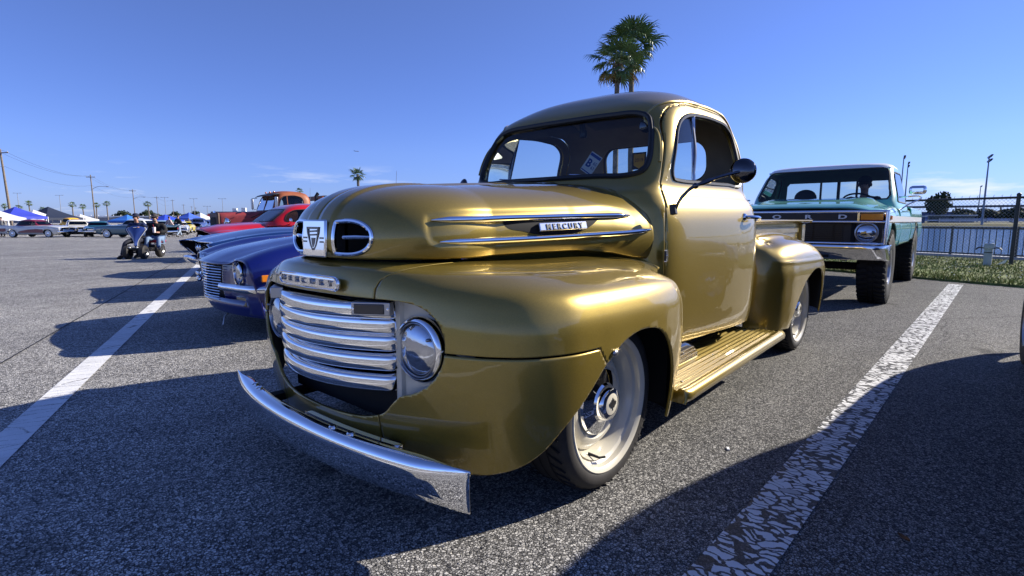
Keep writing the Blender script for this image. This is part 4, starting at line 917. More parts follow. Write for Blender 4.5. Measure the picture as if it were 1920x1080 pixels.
    obj('engine_underside', MB().box((-.1,0,.78),(1.0,.7,.30)).box((-1.0,0,.66),(.9,.3,.25)).box((.36,0,.80),(.1,1.2,.3)), DARK, T)
    both('inner_fender', lambda: MB().box((0,.66,.86),(1.0,.04,.36)).box((-3.38,.66,.9),(1.1,.04,.36)), DARK, parent=T)
    TB = mat('off_road_tyre',(.018,.018,.018),.75,spec=.25)
    for x in (0,-3.38):
        for sg in (1,-1):
            r,w,rl = .455,.285,.215
            wh = obj('wheel', MB().lathe([(rl,-w+.01),(rl+.03,-w-.004),(r-.09,-w-.014),(r-.035,-w+.0),(r-.012,-w+.02),(r-.012,-.02),(r-.035,0),(r-.09,.014),(rl+.03,.004),(rl,-.01),(rl-.02,-.05),(rl-.02,-w+.05)],56,(0,0,0),(0,1,0)), TB, T); wh.location = (x,sg*1.005,r)
            if sg<0: wh.rotation_euler = (0,0,math.pi)
            lug = MB()
            for k in range(40):
                a = 2*math.pi*k/40; u = (math.cos(a),0,math.sin(a))
                for v0,v1,dz in ((-.004,-.105,0),(-w+.004,-w+.105,.07)):
                    b = a+dz; p0 = np.array((math.cos(b),0,math.sin(b)))*(r-.004); p1 = np.array((math.cos(b+.06),0,math.sin(b+.06)))*(r-.004)
                    lug.bar(p0+[0,v0,0],p1+[0,v1,0],.036,.020,up=tuple(p0/np.linalg.norm(p0)))
                b = a+.035; p0 = np.array((math.cos(b),0,math.sin(b)))*(r-.006); lug.bar(p0+[0,-.125,0],p0+[0,-w+.125,0],.04,.018,up=tuple(p0/np.linalg.norm(p0)))
                p0 = np.array((math.cos(a),0,math.sin(a)))*(r-.045); lug.bar(p0+[0,.001,0],p0*1.08+[0,-.004,0],.030,.012,up=(0,1,0))
            lo = obj('tread_lugs', lug, TB, wh, smooth=0, kind='stuff')
            obj('rim', MB().lathe([(rl,.0),(rl-.03,-.01),(rl-.05,-.06),(rl*.45,-.03),(0,-.02)],40,(0,0,0),(0,1,0)), STEEL, wh)
    return T
teal_truck()
# ---------------------------------------------------------------- verge, bollard, fences, lake, far shore
GRASSM = mat('turf', (.14,.17,.045), .9, var=(3.5,.5), spots=(1.6,.56,(.16,.13,.055)), bump=(40,.6,.05))
vz = lambda s: -.009*(min(max(-s,14),60)-14)
struct(obj('grass_verge', MB().grid(np.array([[(*lp(s,n)[:2],z+vz(s)) for n,z in ((GRASS_N-.02,-.02),(GRASS_N+.03,.035),(GRASS_N+2,.05),(LAKE_N-.3,.06))] for s in (-2500,-60,-40,-14,-9,-6,-3,0,3,8,60,2500)]), ), GRASSM, smooth=0))
for s0,s1 in ((-2500,-160),(160,2500)): struct(obj('field', MB().grid(np.array([[(*lp(s,n)[:2],z+vz(s)) for n,z in ((LAKE_N-.32,.05),(LAKE_N+4,.1),(176,.1))] for s in (s0,s1)])), mat('dry_grass',(.10,.095,.035),.95,var=(.3,.4),spots=(.15,.55,(.05,.08,.02))), smooth=0))
struct(obj('concrete_edge', MB().grid(np.array([[(*lp(s,n)[:2],z) for n,z in ((LAKE_N-.35,.065),(LAKE_N-.3,.12),(LAKE_N+.05,.12),(LAKE_N+.05,-.9))] for s in (-160,160)])), mat('pale_concrete',(.42,.40,.37),.85,var=(4,.2)), smooth=0))
def water_mat():
    m = bpy.data.materials.new('lake_water'); m.use_nodes = True; N = m.node_tree.nodes; L = m.node_tree.links; b = N['Principled BSDF']
    b.inputs['Base Color'].default_value = (.03,.10,.24,1); b.inputs['Roughness'].default_value = .10; b.inputs['IOR'].default_value = 1.33
    tc = N.new('ShaderNodeTexCoord'); mp = N.new('ShaderNodeMapping'); mp.inputs['Scale'].default_value = (1.4,.7,1); mp.inputs['Rotation'].default_value = (0,0,R(30)); L.new(tc.outputs['Object'],mp.inputs[0])
    n1 = N.new('ShaderNodeTexNoise'); n1.inputs['Scale'].default_value = .9; n1.inputs['Detail'].default_value = 6; n1.inputs['Roughness'].default_value = .6; L.new(mp.outputs[0],n1.inputs['Vector'])
    bp = N.new('ShaderNodeBump'); bp.inputs['Strength'].default_value = 1.0; bp.inputs['Distance'].default_value = .6; L.new(n1.outputs[0],bp.inputs['Height']); L.new(bp.outputs[0],b.inputs['Normal'])
    return m
struct(obj('lake', MB().grid(np.array([[(*lp(s,n)[:2],-.55) for n in (LAKE_N,LAKE_N+60,175)] for s in (-160,-40,40,160)])), water_mat(), smooth=0))
struct(obj('far_shore', MB().grid(np.array([[(*lp(s,n)[:2],z) for n,z in ((172,-.8),(176,.1),(190,.4),(600,.6),(2500,.6))] for s in (-2500,-160,-60,0,60,160,2500)])), mat('dry_grass',(.10,.095,.035),.95,var=(.3,.4),spots=(.15,.55,(.05,.08,.02))), smooth=0))
def grass_blades():
    rng = np.random.default_rng(3); mb = MB(); V = []; F = []; n = 0
    for k in range(42000):
        s = rng.uniform(-11.5,6.5) ; nn = GRASS_N+.02+ (rng.random()**1.5)*6.0
        x,y,_ = lp(s,nn); h = rng.uniform(.03,.085)*(1.2 if nn<GRASS_N+.6 else .9); a = rng.uniform(0,6.283); w = rng.uniform(.006,.013); l = rng.normal(0,.03,2)
        dx,dy = math.cos(a)*w,math.sin(a)*w; z = .02+.01*min(nn-GRASS_N,3)
        V += [(x-dx,y-dy,z),(x+dx,y+dy,z),(x+l[0],y+l[1],z+h)]; F.append((n,n+1,n+2)); n += 3
    mb.add(V,F); mb.mi = [int(q) for q in rng.choice([0,0,0,1,1,2],len(F))]
    return obj('grass', mb, [mat('grass_green',(.115,.18,.028),.7,spec=.2),mat('grass_olive',(.18,.19,.05),.7,spec=.2),mat('grass_straw',(.42,.36,.18),.8,spec=.2)], smooth=0, recalc=False, kind='stuff')
grass_blades()
def clover():
    rng = np.random.default_rng(5); mb = MB(); V = []; F = []; n = 0
    for k in range(420):
        s = rng.uniform(-9,5); nn = GRASS_N+.3+rng.random()*5.2; x,y,_ = lp(s,nn); z = .085+.01*rng.random(); r = rng.uniform(.010,.022)
        V += [(x-r,y-r,z),(x+r,y-r,z+.01),(x+r,y+r,z),(x-r,y+r,z+.012)]; F.append((n,n+1,n+2,n+3)); n += 4
    mb.add(V,F); return obj('fallen_petals', mb, mat('pale_petal',(.70,.68,.62),.8), smooth=0, recalc=False, kind='stuff')
clover()
GALV = mat('galvanised_steel',(.30,.31,.32),.45,.6,var=(8,.15)); FDARK = mat('dark_fence_paint',(.035,.037,.04),.5)
def chain_fence():
    n0 = 14.31; T = thing('chain_link_fence','tall chain link fence with barbed top on dark posts along the grass verge','fence',lp(0,n0))
    u = Vector((E1[0],E1[1],0)); w = Vector((EN[0],EN[1],0)); P = lambda s,z,d=0: tuple(u*s+w*d+Vector((0,0,z)))
    S0,S1,H = -16.0,8.0,1.53
    for s in (-15.9,-12.7,-9.55,-6.4,-3.23,-.05,3.1,6.25): obj('post', MB().tube([P(s,-.05),P(s,H+.06)],.038,10).ball(P(s,H+.06),.045,10,6), FDARK, T)
    obj('top_rail', MB().tube([P(S0,H),P(S1,H)],.026,8), FDARK, T)
    m = MB(); d = .075; z0,z1 = .12,H; hgt = z1-z0; k = int((S1-S0)/d); r = .0028
    for i in range(-int(hgt/d),k):
        for sg in (1,-1):
            sa = S0+i*d; a,b = (sa,z0),(sa+hgt,z1)
            if sg<0: a,b = (sa,z1),(sa+hgt,z0)
            t0 = max(0,(S0-a[0])/hgt); t1 = min(1,(S1-a[0])/hgt)
            if t1<=t0: continue
            p = [P(a[0]+hgt*t,a[1]+(b[1]-a[1])*t,.004*sg) for t in (t0,t1)]; m.tube(p,r,3,cap=False)
    obj('chain_link_mesh', m, GALV, T, smooth=0, recalc=False, kind='stuff')
    tw = MB()
    for i in range(int((S1-S0)/.15)):
        s = S0+.15*i+.03; tw.bar(P(s-.012,H),P(s+.010,H+.075),.005); tw.bar(P(s+.012,H),P(s-.010,H+.06),.005)
    obj('barbs', tw, GALV, T, smooth=0, recalc=False, kind='stuff')
chain_fence()
def picket_fence():
    n0 = LAKE_N-.2; T = thing('picket_railing','low grey metal railing with upright pickets between the lawn and the lake','railing',lp(0,n0,.04))
    u = Vector((E1[0],E1[1],0)); P = lambda s,z: tuple(u*s+Vector((0,0,z))); G = mat('railing_grey',(.06,.062,.066),.5,.2)
    for s in np.arange(-18.93,10,1.37): obj('post', MB().bar(P(s,0),P(s,.84),.055), G, T, smooth=0)
    for z,h in ((.79,.06),(.12,.035)): obj('rail', MB().bar(P(-19,z),P(9.8,z),.035,h), G, T, smooth=0)
    obj('kick_board', MB().bar(P(-19,.035),P(9.8,.035),.05,.05), FDARK, T, smooth=0)
    me = None
    for k,s in enumerate(np.arange(-18.8,9.7,.137)):
        if me is None: o = obj('picket', MB().bar((0,0,.13),(0,0,.78),.018), G, T, smooth=0); me = o.data
        else: o = bpy.data.objects.new('picket',me); COL.objects.link(o); o.parent = T
        o.location = P(s,0)
picket_fence()
def bollard():
    T = thing('bollard','grey capped pipe post with two short black chains standing in the grass','post',(-13.75,2.11,.03))
    WW = mat('weathered_white',(.42,.45,.46),.6,var=(6,.15))
    obj('pipe', MB().lathe([(.072,0),(.072,.385),(.078,.385),(.078,.395)],24), WW, T)
    obj('cap', MB().box((0,0,.445),(.165,.165,.125)), WW, T, bevel=.015)
    obj('band', MB().lathe([(.073,.30),(.077,.30),(.077,.318),(.073,.318)],24), BLACKP, T)
    for sg in (1,-1): obj('chain', MB().tube(curve([(.08*sg*E1[0],.08*sg*E1[1],.40),(.14*sg*E1[0],.14*sg*E1[1],.415),(.19*sg*E1[0],.19*sg*E1[1],.405),(.225*sg*E1[0],.225*sg*E1[1],.365)],12),.015,6), BLACKP, T)
bollard()
tag(obj('broken_tile', MB().prism([(0,0),(.16,.05),(.20,.15),(.05,.03)],0,.02,'xz').xf(Matrix.Translation((-13.8,2.24,.07))@Matrix.Rotation(R(70),4,'Z')), PAPER, smooth=0), 'white angular scrap lying in the grass beside the grey pipe post','scrap')
# ---------------------------------------------------------------- the row of show cars beyond the gold truck
HEAD = R(-7.5)
NAVY = car_paint('navy_blue_paint', (.003,.008,.12), .0, .3)
def muscle_coupe():
    T = thing('muscle_car','dark navy blue 1970s coupe with chrome slat grille and split bumper','car',(-1.05,-3.40,0),HEAD)
    st = [(.84,[(.80,.24,-.10),(.90,.34,-.09),(.93,.44,-.06),(.935,.54,-.03),(.915,.64,-.01),(.84,.69,0),(.72,.70,.01),(.55,.665,.04),(.36,.655,.09),(.18,.655,.12),(0,.657,.13)]),
          (.74,[(.82,.22,-.06),(.915,.34,-.06),(.945,.44,-.04),(.95,.55,-.02),(.93,.66,0),(.85,.73,0),(.73,.745,0),(.55,.71,.02),(.36,.71,.06),(.18,.72,.08),(0,.722,.085)]),
          (.40,[(.86,.20),(.935,.33),(.955,.45),(.96,.57),(.94,.70),(.87,.80),(.76,.83),(.58,.79),(.40,.80),(.2,.822),(0,.828)]),
          (-.10,[(.87,.20),(.94,.33),(.96,.45),(.965,.58),(.945,.73),(.88,.845),(.77,.875),(.58,.84),(.40,.855),(.2,.885),(0,.892)]),
          (-.80,[(.87,.20),(.935,.33),(.955,.45),(.96,.60),(.94,.76),(.89,.88),(.80,.915),(.62,.905),(.42,.915),(.2,.94),(0,.945)]),
          (-1.60,[(.87,.20),(.93,.33),(.95,.45),(.955,.60),(.935,.77),(.89,.90),(.82,.93),(.62,.93),(.42,.93),(.2,.93),(0,.93)]),
          (-2.60,[(.87,.20),(.93,.33),(.955,.45),(.965,.60),(.945,.78),(.90,.92),(.82,.945),(.62,.945),(.42,.945),(.2,.945),(0,.945)]),
          (-3.45,[(.84,.26),(.90,.36),(.93,.47),(.935,.62),(.91,.78),(.86,.88),(.78,.90),(.6,.90),(.4,.90),(.2,.90),(0,.90)]),
          (-3.72,[(.80,.34),(.86,.42),(.88,.50),(.885,.62),(.86,.74),(.82,.82),(.74,.84),(.6,.84),(.4,.84),(.2,.84),(0,.84)])]
    car_body(T,'body',st,NAVY,[(0,.33,.40,.40),(-2.74,.33,.40,.40)],nu=150,nv=70)
    lv = [(.90,.80,-.72,-3.0,6,4),(.95,.775,-.78,-2.95,7,4),(1.05,.72,-1.0,-2.70,8,4),(1.15,.66,-1.22,-2.45,7,4),(1.22,.61,-1.38,-2.25,5,4),(1.25,.55,-1.48,-2.1,4,3),(1.265,.40,-1.6,-1.95,3,3),(1.27,0,-1.78,-1.78,2,2)]
    greenhouse(T,lv,NAVY,TINT,[[(-1.0,.96),(-1.28,1.13),(-1.42,1.19),(-1.75,1.205),(-2.05,1.17),(-2.4,.97)]],[(-.70,.955),(.70,.955),(.60,1.17),(.55,1.20),(-.55,1.20),(-.60,1.17)],[(-.62,1.0),(.62,1.0),(.52,1.18),(-.52,1.18)])
    # nose panel, grille, headlamps, split bumper
    P = np.array([[(np.interp(y,[.30,.42,.60,.78,.92],[.885,.845,.82,.805,.755])-.03*((z-.5)/.25)**2,y,z) for z in np.linspace(.22,.675,20)] for y in np.linspace(.31,.925,50)])
    both('nose_panel', lambda: MB().grid(P), NAVY, parent=T, solid=(.01,))
    obj('chin_valance', MB().grid(np.array([[(.93-.25*abs(y)**2-dx,y,z) for z,dx in ((.345,.0),(.27,.01),(.20,.05),(.19,.15))] for y in np.linspace(-.90,.90,40)])), NAVY, T, solid=(.01,))
    g = obj('grille', MB().grid(np.array([[(.90-.12*abs(y)-.02,y,z) for z in (.31,.655)] for y in np.linspace(-.38,.38,16)])), DARK, T)
    for k in range(13):
        z = .325+.0248*k; w = .285+.065*min(1,(z-.33)/.25)
        obj('slat', MB().tube([(.955-.33*abs(y)**1.6,y,z) for y in np.linspace(-w,w,19)],.0048,6), CHROME, g)
    obj('grille_emblem', MB().box((.975,-.20,.53),(.02,.10,.03)).box((.972,-.20,.49),(.02,.07,.02)), CHROME, T, bevel=.005)
    for sg in (1,-1):
        h = obj('headlamp', MB().lathe([(.10,-.05),(.118,-.01),(.122,.015),(.116,.028),(.106,.026),(.103,.012)],40,(.812,sg*.62,.585),(1,sg*.0,-.02)), CHROME, T)
        obj('lens', MB().lathe([(0,.03),(.05,.026),(.08,.018),(.104,.006)],40,(.812,sg*.62,.585),(1,sg*.0,-.02)), LENS, h)
        obj('bumper_blade', MB().tube(curve([(.925,sg*.41,.462),(.915,sg*.46,.458),(.885,sg*.55,.455),(.845,sg*.75,.456),(.79,sg*.89,.46),(.66,sg*.955,.465),(.50,sg*.975,.47)],40),np.r_[.012,np.full(38,.027),.01],10,flat=1.25), CHROME, T)
        obj('side_marker', MB().box((.64,sg*.958,.552),(.20,.016,.058)), AMBER, T, bevel=.006)
        pk = obj('parking_lamp', MB().box((.80,sg*.63,.335),(.04,.17,.085),rz=sg*R(12)), SMOKE, T, bevel=.006)
    obj('tow_hook', MB().tube([(.80,.18,.20),(.86,.20,.15),(.88,.22,.08)],.007,6), STEEL, T)
    obj('antenna', MB().tube([(-.62,.72,.90),(-.66,.73,1.52)],[.004,.002],5), STEEL, T)
    four_wheels(T,2.74,.93,.335,.24,.205,STEEL,n=32)
    obj('underbody', MB().box((-1.3,0,.30),(4.0,1.4,.16)), DARK, T)
    obj('interior', MB().box((-1.7,0,.70),(1.9,1.4,.4)), DARK, T)
muscle_coupe()
BLUE2 = car_paint('metallic_blue_paint', (.008,.04,.17), .4, .3)
def luxury_coupe():
    T = thing('luxury_car','metallic blue long nosed 1960s hardtop with sharp fender tips and chrome hood lip','car',(-2.10,-6.50,0),HEAD)
    st = [(1.0,[(.92,.42,-.18),(.95,.50,-.12),(.965,.58,-.04),(.97,.66,.05),(.96,.715,.08),(.90,.73,.05),(.80,.725,-.02),(.60,.72,-.06),(.40,.725,-.04),(.18,.73,.0),(0,.735,.02)]),
          (.80,[(.93,.30,-.06),(.965,.45,-.02),(.98,.56),(.985,.66),(.975,.74),(.91,.775),(.80,.77),(.60,.762),(.40,.775),(.18,.79),(0,.795)]),
          (.3,[(.93,.24),(.97,.42),(.99,.56),(.995,.69),(.985,.79),(.92,.845),(.80,.845),(.60,.838),(.40,.87),(.18,.89),(0,.895)]),
          (-.8,[(.93,.22),(.97,.42),(.99,.56),(.995,.72),(.985,.85),(.93,.87),(.82,.875),(.60,.875),(.40,.905),(.18,.92),(0,.92)]),
          (-1.8,[(.93,.22),(.97,.42),(.985,.56),(.99,.72),(.98,.86),(.93,.90),(.84,.915),(.60,.915),(.40,.915),(.18,.915),(0,.915)]),
          (-3.2,[(.93,.22),(.97,.42),(.985,.56),(.99,.72),(.97,.87),(.92,.95),(.84,.965),(.60,.96),(.40,.96),(.18,.96),(0,.96)]),
          (-4.1,[(.88,.34),(.92,.45),(.935,.56),(.94,.70),(.92,.82),(.88,.88),(.80,.89),(.60,.89),(.40,.89),(.18,.89),(0,.89)])]
    car_body(T,'body',st,BLUE2,[(0,.34,.41,.40),(-2.97,.34,.41,.38)],nu=130,nv=66)
    lv = [(.88,.82,-.42,-3.0,6,4),(.95,.78,-.55,-2.9,7,4),(1.08,.70,-.95,-2.7,7,4),(1.20,.62,-1.30,-2.45,5,4),(1.245,.52,-1.5,-2.25,4,3),(1.265,.3,-1.75,-2.05,3,3),(1.27,0,-1.9,-1.9,2,2)]
    greenhouse(T,lv,BLUE2,TINT,[[(-.85,.95),(-1.35,1.185),(-2.2,1.19),(-2.6,.96)]],[(-.72,.94),(.72,.94),(.60,1.19),(-.60,1.19)],[(-.6,1.0),(.6,1.0),(.5,1.18),(-.5,1.18)])
    obj('grille_back', MB().box((.80,0,.55),(.05,1.7,.30)), DARK, T)
    obj('hood_lip', MB().tube([(1.03-.02-.08*(abs(y)/.8 if abs(y)<.6 else max(0,.75-(abs(y)-.6)*2.2)),y,.728) for y in np.linspace(-.93,.93,60)],.011,6), CHROME, T)
    for k in range(7): obj('slat', MB().tube([(.90-.02*abs(y),y,.50+.03*k) for y in np.linspace(-.52,.52,9)],.005,5), CHROME, T)
    for sg in (1,-1):
        obj('fender_tip', MB().tube([(1.085,sg*.93,.715),(1.06,sg*.968,.66),(.98,sg*.965,.58),(.90,sg*.945,.50)],.012,6), CHROME, T)
        for y in (.62,.82):
            h = obj('headlamp', MB().lathe([(.07,-.02),(.083,.012),(.075,.02),(.07,.005)],24,(.86,sg*y,.605),(1,0,0)), CHROME, T); obj('lens', MB().lathe([(0,.03),(.05,.02),(.071,.005)],24,(.86,sg*y,.605),(1,0,0)), LENS, h)
    pr = [(-.08,.50),(.0,.505),(.02,.49),(.02,.45),(-.01,.41),(-.08,.40)]
    bpts = curve([(.70,-1.0,0),(.92,-.985,0),(1.02,-.93,0),(1.02,-.6,0),(1.04,0,0),(1.02,.6,0),(1.02,.93,0),(.92,.985,0),(.70,1.0,0)],50)
    obj('front_bumper', MB().grid(np.array([[(x+dx*(1 if abs(y)<.95 else .3),y,z-.02) for dx,z in pr] for x,y,_ in bpts])), CHROME, T, solid=(.008,))
    obj('hood_ornament', MB().box((.62,.55,.792),(.07,.012,.014)), CHROME, T, bevel=.004)
    obj('cowl_vent', MB().box((-.30,0,.895),(.16,1.1,.02)), DARK, T); obj('cowl_trim', MB().tube([(-.22,y,.905-.03*abs(y)) for y in np.linspace(-.75,.75,12)],.008,5), CHROME, T)
    obj('antenna', MB().tube([(-.30,.86,.88),(-.32,.87,1.50)],[.004,.002],5), STEEL, T)
    four_wheels(T,2.97,.95,.345,.22,.20,STEEL,n=28,wall=WHITEP)
    obj('underbody', MB().box((-1.5,0,.33),(4.6,1.5,.2)), DARK, T); obj('interior', MB().box((-1.9,0,.75),(2.0,1.4,.4)), DARK, T)
luxury_coupe()
RED = car_paint('bright_red_paint', (.52,.006,.008), .0, .3)
def street_rod():
    T = thing('hot_rod_coupe','bright red chopped 1940s coupe with rounded dark side windows, behind the blue cars','car',(-2.78,-9.35,0),HEAD)
    st = [(.74,[(.55,.40,-.22),(.66,.50,-.16),(.72,.60,-.12),(.70,.70,-.10),(.62,.76,-.10),(.50,.79,-.08),(.38,.82,-.04),(.2,.85,.0),(0,.86,.02)]),
          (.55,[(.72,.36,-.05),(.80,.50,-.03),(.83,.62),(.81,.73),(.72,.80),(.58,.83),(.44,.87),(.24,.905),(0,.915)]),
          (.1,[(.78,.30),(.86,.48),(.885,.62),(.87,.75),(.77,.83),(.62,.86),(.48,.92),(.27,.955),(0,.965)]),
          (-.6,[(.78,.30),(.86,.48),(.885,.62),(.86,.76),(.76,.85),(.66,.90),(.52,.965),(.3,.995),(0,1.0)]),
          (-1.1,[(.78,.30),(.83,.48),(.84,.62),(.83,.78),(.79,.90),(.74,.97),(.6,1.0),(.3,1.01),(0,1.01)]),
          (-2.2,[(.78,.30),(.83,.48),(.85,.62),(.85,.78),(.80,.90),(.74,.96),(.6,.99),(.3,1.0),(0,1.0)]),
          (-3.0,[(.72,.34),(.82,.48),(.87,.62),(.85,.75),(.76,.84),(.66,.87),(.5,.88),(.3,.89),(0,.89)]),
          (-3.6,[(.55,.42),(.62,.5),(.66,.58),(.64,.64),(.58,.68),(.5,.70),(.4,.71),(.2,.72),(0,.72)])]
    car_body(T,'body',st,RED,[(0,.36,.42,.40),(-2.75,.36,.42,.38)],nu=110,nv=60)
    lv = [(z,h,a+.32,b+.32,c,d) for z,h,a,b,c,d in [(.92,.79,-.62,-2.95,5,3),(1.0,.765,-.70,-2.80,6,3),(1.12,.72,-.86,-2.60,7,3.2),(1.22,.67,-1.0,-2.42,7,3.2),(1.30,.61,-1.12,-2.24,5,3),(1.345,.52,-1.24,-2.05,4,2.8),(1.37,.38,-1.38,-1.85,3,2.5),(1.385,0,-1.58,-1.58,2,2)]]
    win = curve([(-.98,1.03),(-1.03,1.13),(-1.15,1.215),(-1.35,1.245),(-1.6,1.25),(-1.72,1.235),(-1.76,1.15),(-1.74,1.04),(-1.6,1.015),(-1.2,1.01)],60,True); win2 = curve([(-1.84,1.04),(-1.85,1.2),(-1.92,1.225),(-2.05,1.18),(-2.14,1.08),(-2.05,1.03)],30,True)
    win = win+np.array((.32,0,0))[:win.shape[1]]; win2 = win2+np.array((.32,0,0))[:win2.shape[1]]
    greenhouse(T,lv,RED,TINT,[win,win2],[(-.62,1.01),(.62,1.01),(.57,1.2),(.50,1.25),(-.50,1.25),(-.57,1.2)],[(-.4,1.1),(.4,1.1),(.33,1.24),(-.33,1.24)],nz=80,nt=200)
    obj('hood_bead', MB().tube([(.70,0,.885),(.4,0,.945),(0,0,.978),(-.6,0,1.008)],.010,6), CHROME, T)
    both('door_seam', lambda: MB().tube([(-.80,.800,.88),(-.80,.846,.70),(-.80,.845,.45)],.004,4), DARK, parent=T)
    for sg in (1,-1):
        h = obj('headlamp', MB().lathe([(.08,-.03),(.095,.01),(.085,.02),(.08,.005)],24,(.60,sg*.64,.66),(1,sg*.1,0)), CHROME, T); obj('lens', MB().lathe([(0,.03),(.05,.02),(.081,.005)],24,(.60,sg*.64,.66),(1,sg*.1,0)), LENS, h)
        mi = obj('door_mirror', MB().ball((-.72,sg*.86,1.03),(.03,.06,.05),12,8), CHROME, T); obj('stem', MB().bar((-.74,sg*.77,.96),(-.72,sg*.86,1.02),.014), CHROME, mi)
    obj('grille', MB().box((.66,0,.60),(.06,.6,.3)), CHROME, T, bevel=.02)
    four_wheels(T,2.75,.84,.345,.20,.20,RED,n=24)
    obj('underbody', MB().box((-1.4,0,.36),(4.0,1.2,.2)), DARK, T); obj('interior', MB().box((-1.7,0,.8),(1.7,1.3,.35)), DARK, T)
street_rod()
RUSTR = mat('weathered_red_paint', (.25,.035,.035), .55, .0, coat=.25, coatr=.3, var=(4,.3), spots=(5,.60,(.14,.05,.025)))
RUSTO = mat('faded_orange_paint', (.30,.085,.03), .6, coat=.15, coatr=.4, var=(5,.25), spots=(6,.58,(.16,.07,.03)))
def work_truck():
    T = thing('work_truck','weathered red and orange old work truck with tall radiator and black rear rack','truck',(-4.22,-13.1,0),HEAD)
    st = [(.62,[(.36,.55),(.37,.8),(.375,1.05),(.36,1.16),(.30,1.205),(.2,1.22),(0,1.225)]),(-.1,[(.43,.55),(.44,.8),(.445,1.06),(.43,1.19),(.36,1.235),(.2,1.25),(0,1.255)]),(-.85,[(.54,.55),(.55,.8),(.555,1.08),(.54,1.22),(.46,1.265),(.2,1.28),(0,1.285)])]
    car_body(T,'hood',st,RUSTR,nu=20,nv=30)
    obj('hood_side_panel', MB().box((-.12,.452,.92),(1.0,.012,.36),rz=R(-6.5)), RUSTR, T, bevel=.004); obj('hood_side_panel', MB().box((-.12,-.452,.92),(1.0,.012,.36),rz=R(6.5)), RUSTR, T, bevel=.004)
    rd = obj('radiator_shell', MB().box((.64,0,.90),(.09,.78,.66)), mat('rusty_shell',(.10,.06,.045),.6,.3,var=(8,.3)), T, bevel=.03)
    obj('radiator_core', MB().box((.69,0,.86),(.01,.62,.50)), DARK, rd)
    obj('radiator_cap', MB().lathe([(0,.05),(.03,.045),(.035,0)],14,(.64,0,1.23),(0,0,1)), CHROME, rd)
    # fenders: rolled wings over the front wheels
    def wing():
        G = []
        for t in np.linspace(R(-8),R(185),34):
            cx,cz,r = -.02,.45,.50; x = cx+r*1.10*math.cos(t); z = cz+r*math.sin(t)*.98
            if t > R(150): x -= .30*(t-R(150)); 
            G.append([(x,.50,z),(x,.62,z+.02),(x,.80,z-.0),(x,.88,z-.06),(x*1.0,.90,z-.14)])
        return MB().grid(np.array(G))
    both('fender', wing, mat('dull_maroon',(.12,.03,.025),.6,var=(6,.3)), parent=T, solid=(.015,))
    for sg in (1,-1):
        h = obj('headlamp', MB().lathe([(0,-.16),(.06,-.13),(.10,-.05),(.115,.0),(.11,.015),(.10,.01)],28,(.50,sg*.60,.99),(1,0,0)), CHROME, T); obj('lens', MB().lathe([(0,.03),(.06,.02),(.10,.005)],28,(.50,sg*.60,.99),(1,0,0)), LENS, h)
    obj('front_bumper', MB().box((.88,0,.52),(.08,1.9,.20)), mat('rusty_shell',()), T, bevel=.01)
    lv = [(.62,.84,-.85,-2.25,6,6),(1.0,.86,-.85,-2.26,7,6),(1.22,.86,-.86,-2.26,8,6),(1.28,.84,-.88,-2.26,9,6),(1.5,.81,-.98,-2.24,10,6),(1.66,.775,-1.05,-2.20,8,5.5),(1.74,.73,-1.10,-2.14,6,5),(1.79,.64,-1.18,-2.04,4.5,4),(1.82,.46,-1.3,-1.9,3.2,3),(1.835,0,-1.6,-1.6,2,2)]
    side = curve([(-1.08,1.30),(-1.12,1.5),(-1.22,1.65),(-1.4,1.68),(-1.7,1.68),(-1.86,1.62),(-1.9,1.45),(-1.88,1.31),(-1.5,1.29)],60,True)
    wsh = rnd_poly((0,1.475),(.70,.175),.07); wsh = [(y*(1-.12*(z-1.3)/.35),z) for y,z in wsh]
    greenhouse(T,lv,RUSTO,GLASS,[side],wsh,[(-.55,1.36),(.55,1.36),(.5,1.6),(-.5,1.6)],inner=DARK,nz=80,nt=190)
    obj('centre_post', MB().bar((-.895,0,1.30),(-1.04,0,1.65),.035), RUSTO, T)
    both('vent_post', lambda: MB().bar((-1.36,.838,1.29),(-1.36,.775,1.675),.022), RUSTO, parent=T)
    obj('sun_visor', MB().grid(np.array([[(-.86-.10*abs(y)**2+dx,y,z-.03*abs(y)**2) for dx,z in ((-.22,1.765),(-.05,1.735),(.02,1.69))] for y in np.linspace(-.74,.74,20)])), mat('black_visor',(.02,.02,.02),.5), T, solid=(.012,))
    for k,y in enumerate((-.35,0,.35)): obj('marker_lamp', MB().ball((-1.12,y,1.80),(.03,.03,.025),10,6), AMBER, T)
    for sg in (1,-1):
        mi = obj('west_coast_mirror', MB().box((-.90,sg*1.06,1.50),(.05,.14,.28)), STEEL, T, bevel=.01)
        obj('mirror_bracket', MB().tube([(-.92,sg*.84,1.34),(-.90,sg*1.06,1.33),(-.90,sg*1.06,1.66),(-.98,sg*.80,1.66)],.010,5), BLACKP, mi)
        obj('hood_strap', MB().tube([(-.30,sg*.50,1.10),(-.55,sg*.75,1.22),(-.86,sg*.86,1.28)],.014,5), BLACKP, T)
        obj('exhaust_stack', MB().tube([(-2.38,sg*.70,.8),(-2.38,sg*.70,1.70),(-2.46,sg*.70,1.78)],.055,12), BLACKP, T) if sg>0 else None
    obj('rack_upright', MB().prism([(-2.48,.9),(-2.60,.9),(-2.72,1.72),(-2.58,1.72)],.80,.90,'xz'), BLACKP, T); obj('rack_upright', MB().prism([(-2.48,.9),(-2.60,.9),(-2.72,1.72),(-2.58,1.72)],-.90,-.80,'xz'), BLACKP, T)
    obj('rack_bar', MB().box((-2.62,0,1.66),(.14,1.8,.12)), BLACKP, T, bevel=.01); obj('beacon', MB().box((-2.55,.86,1.68),(.04,.07,.06)), AMBER, T, bevel=.008)
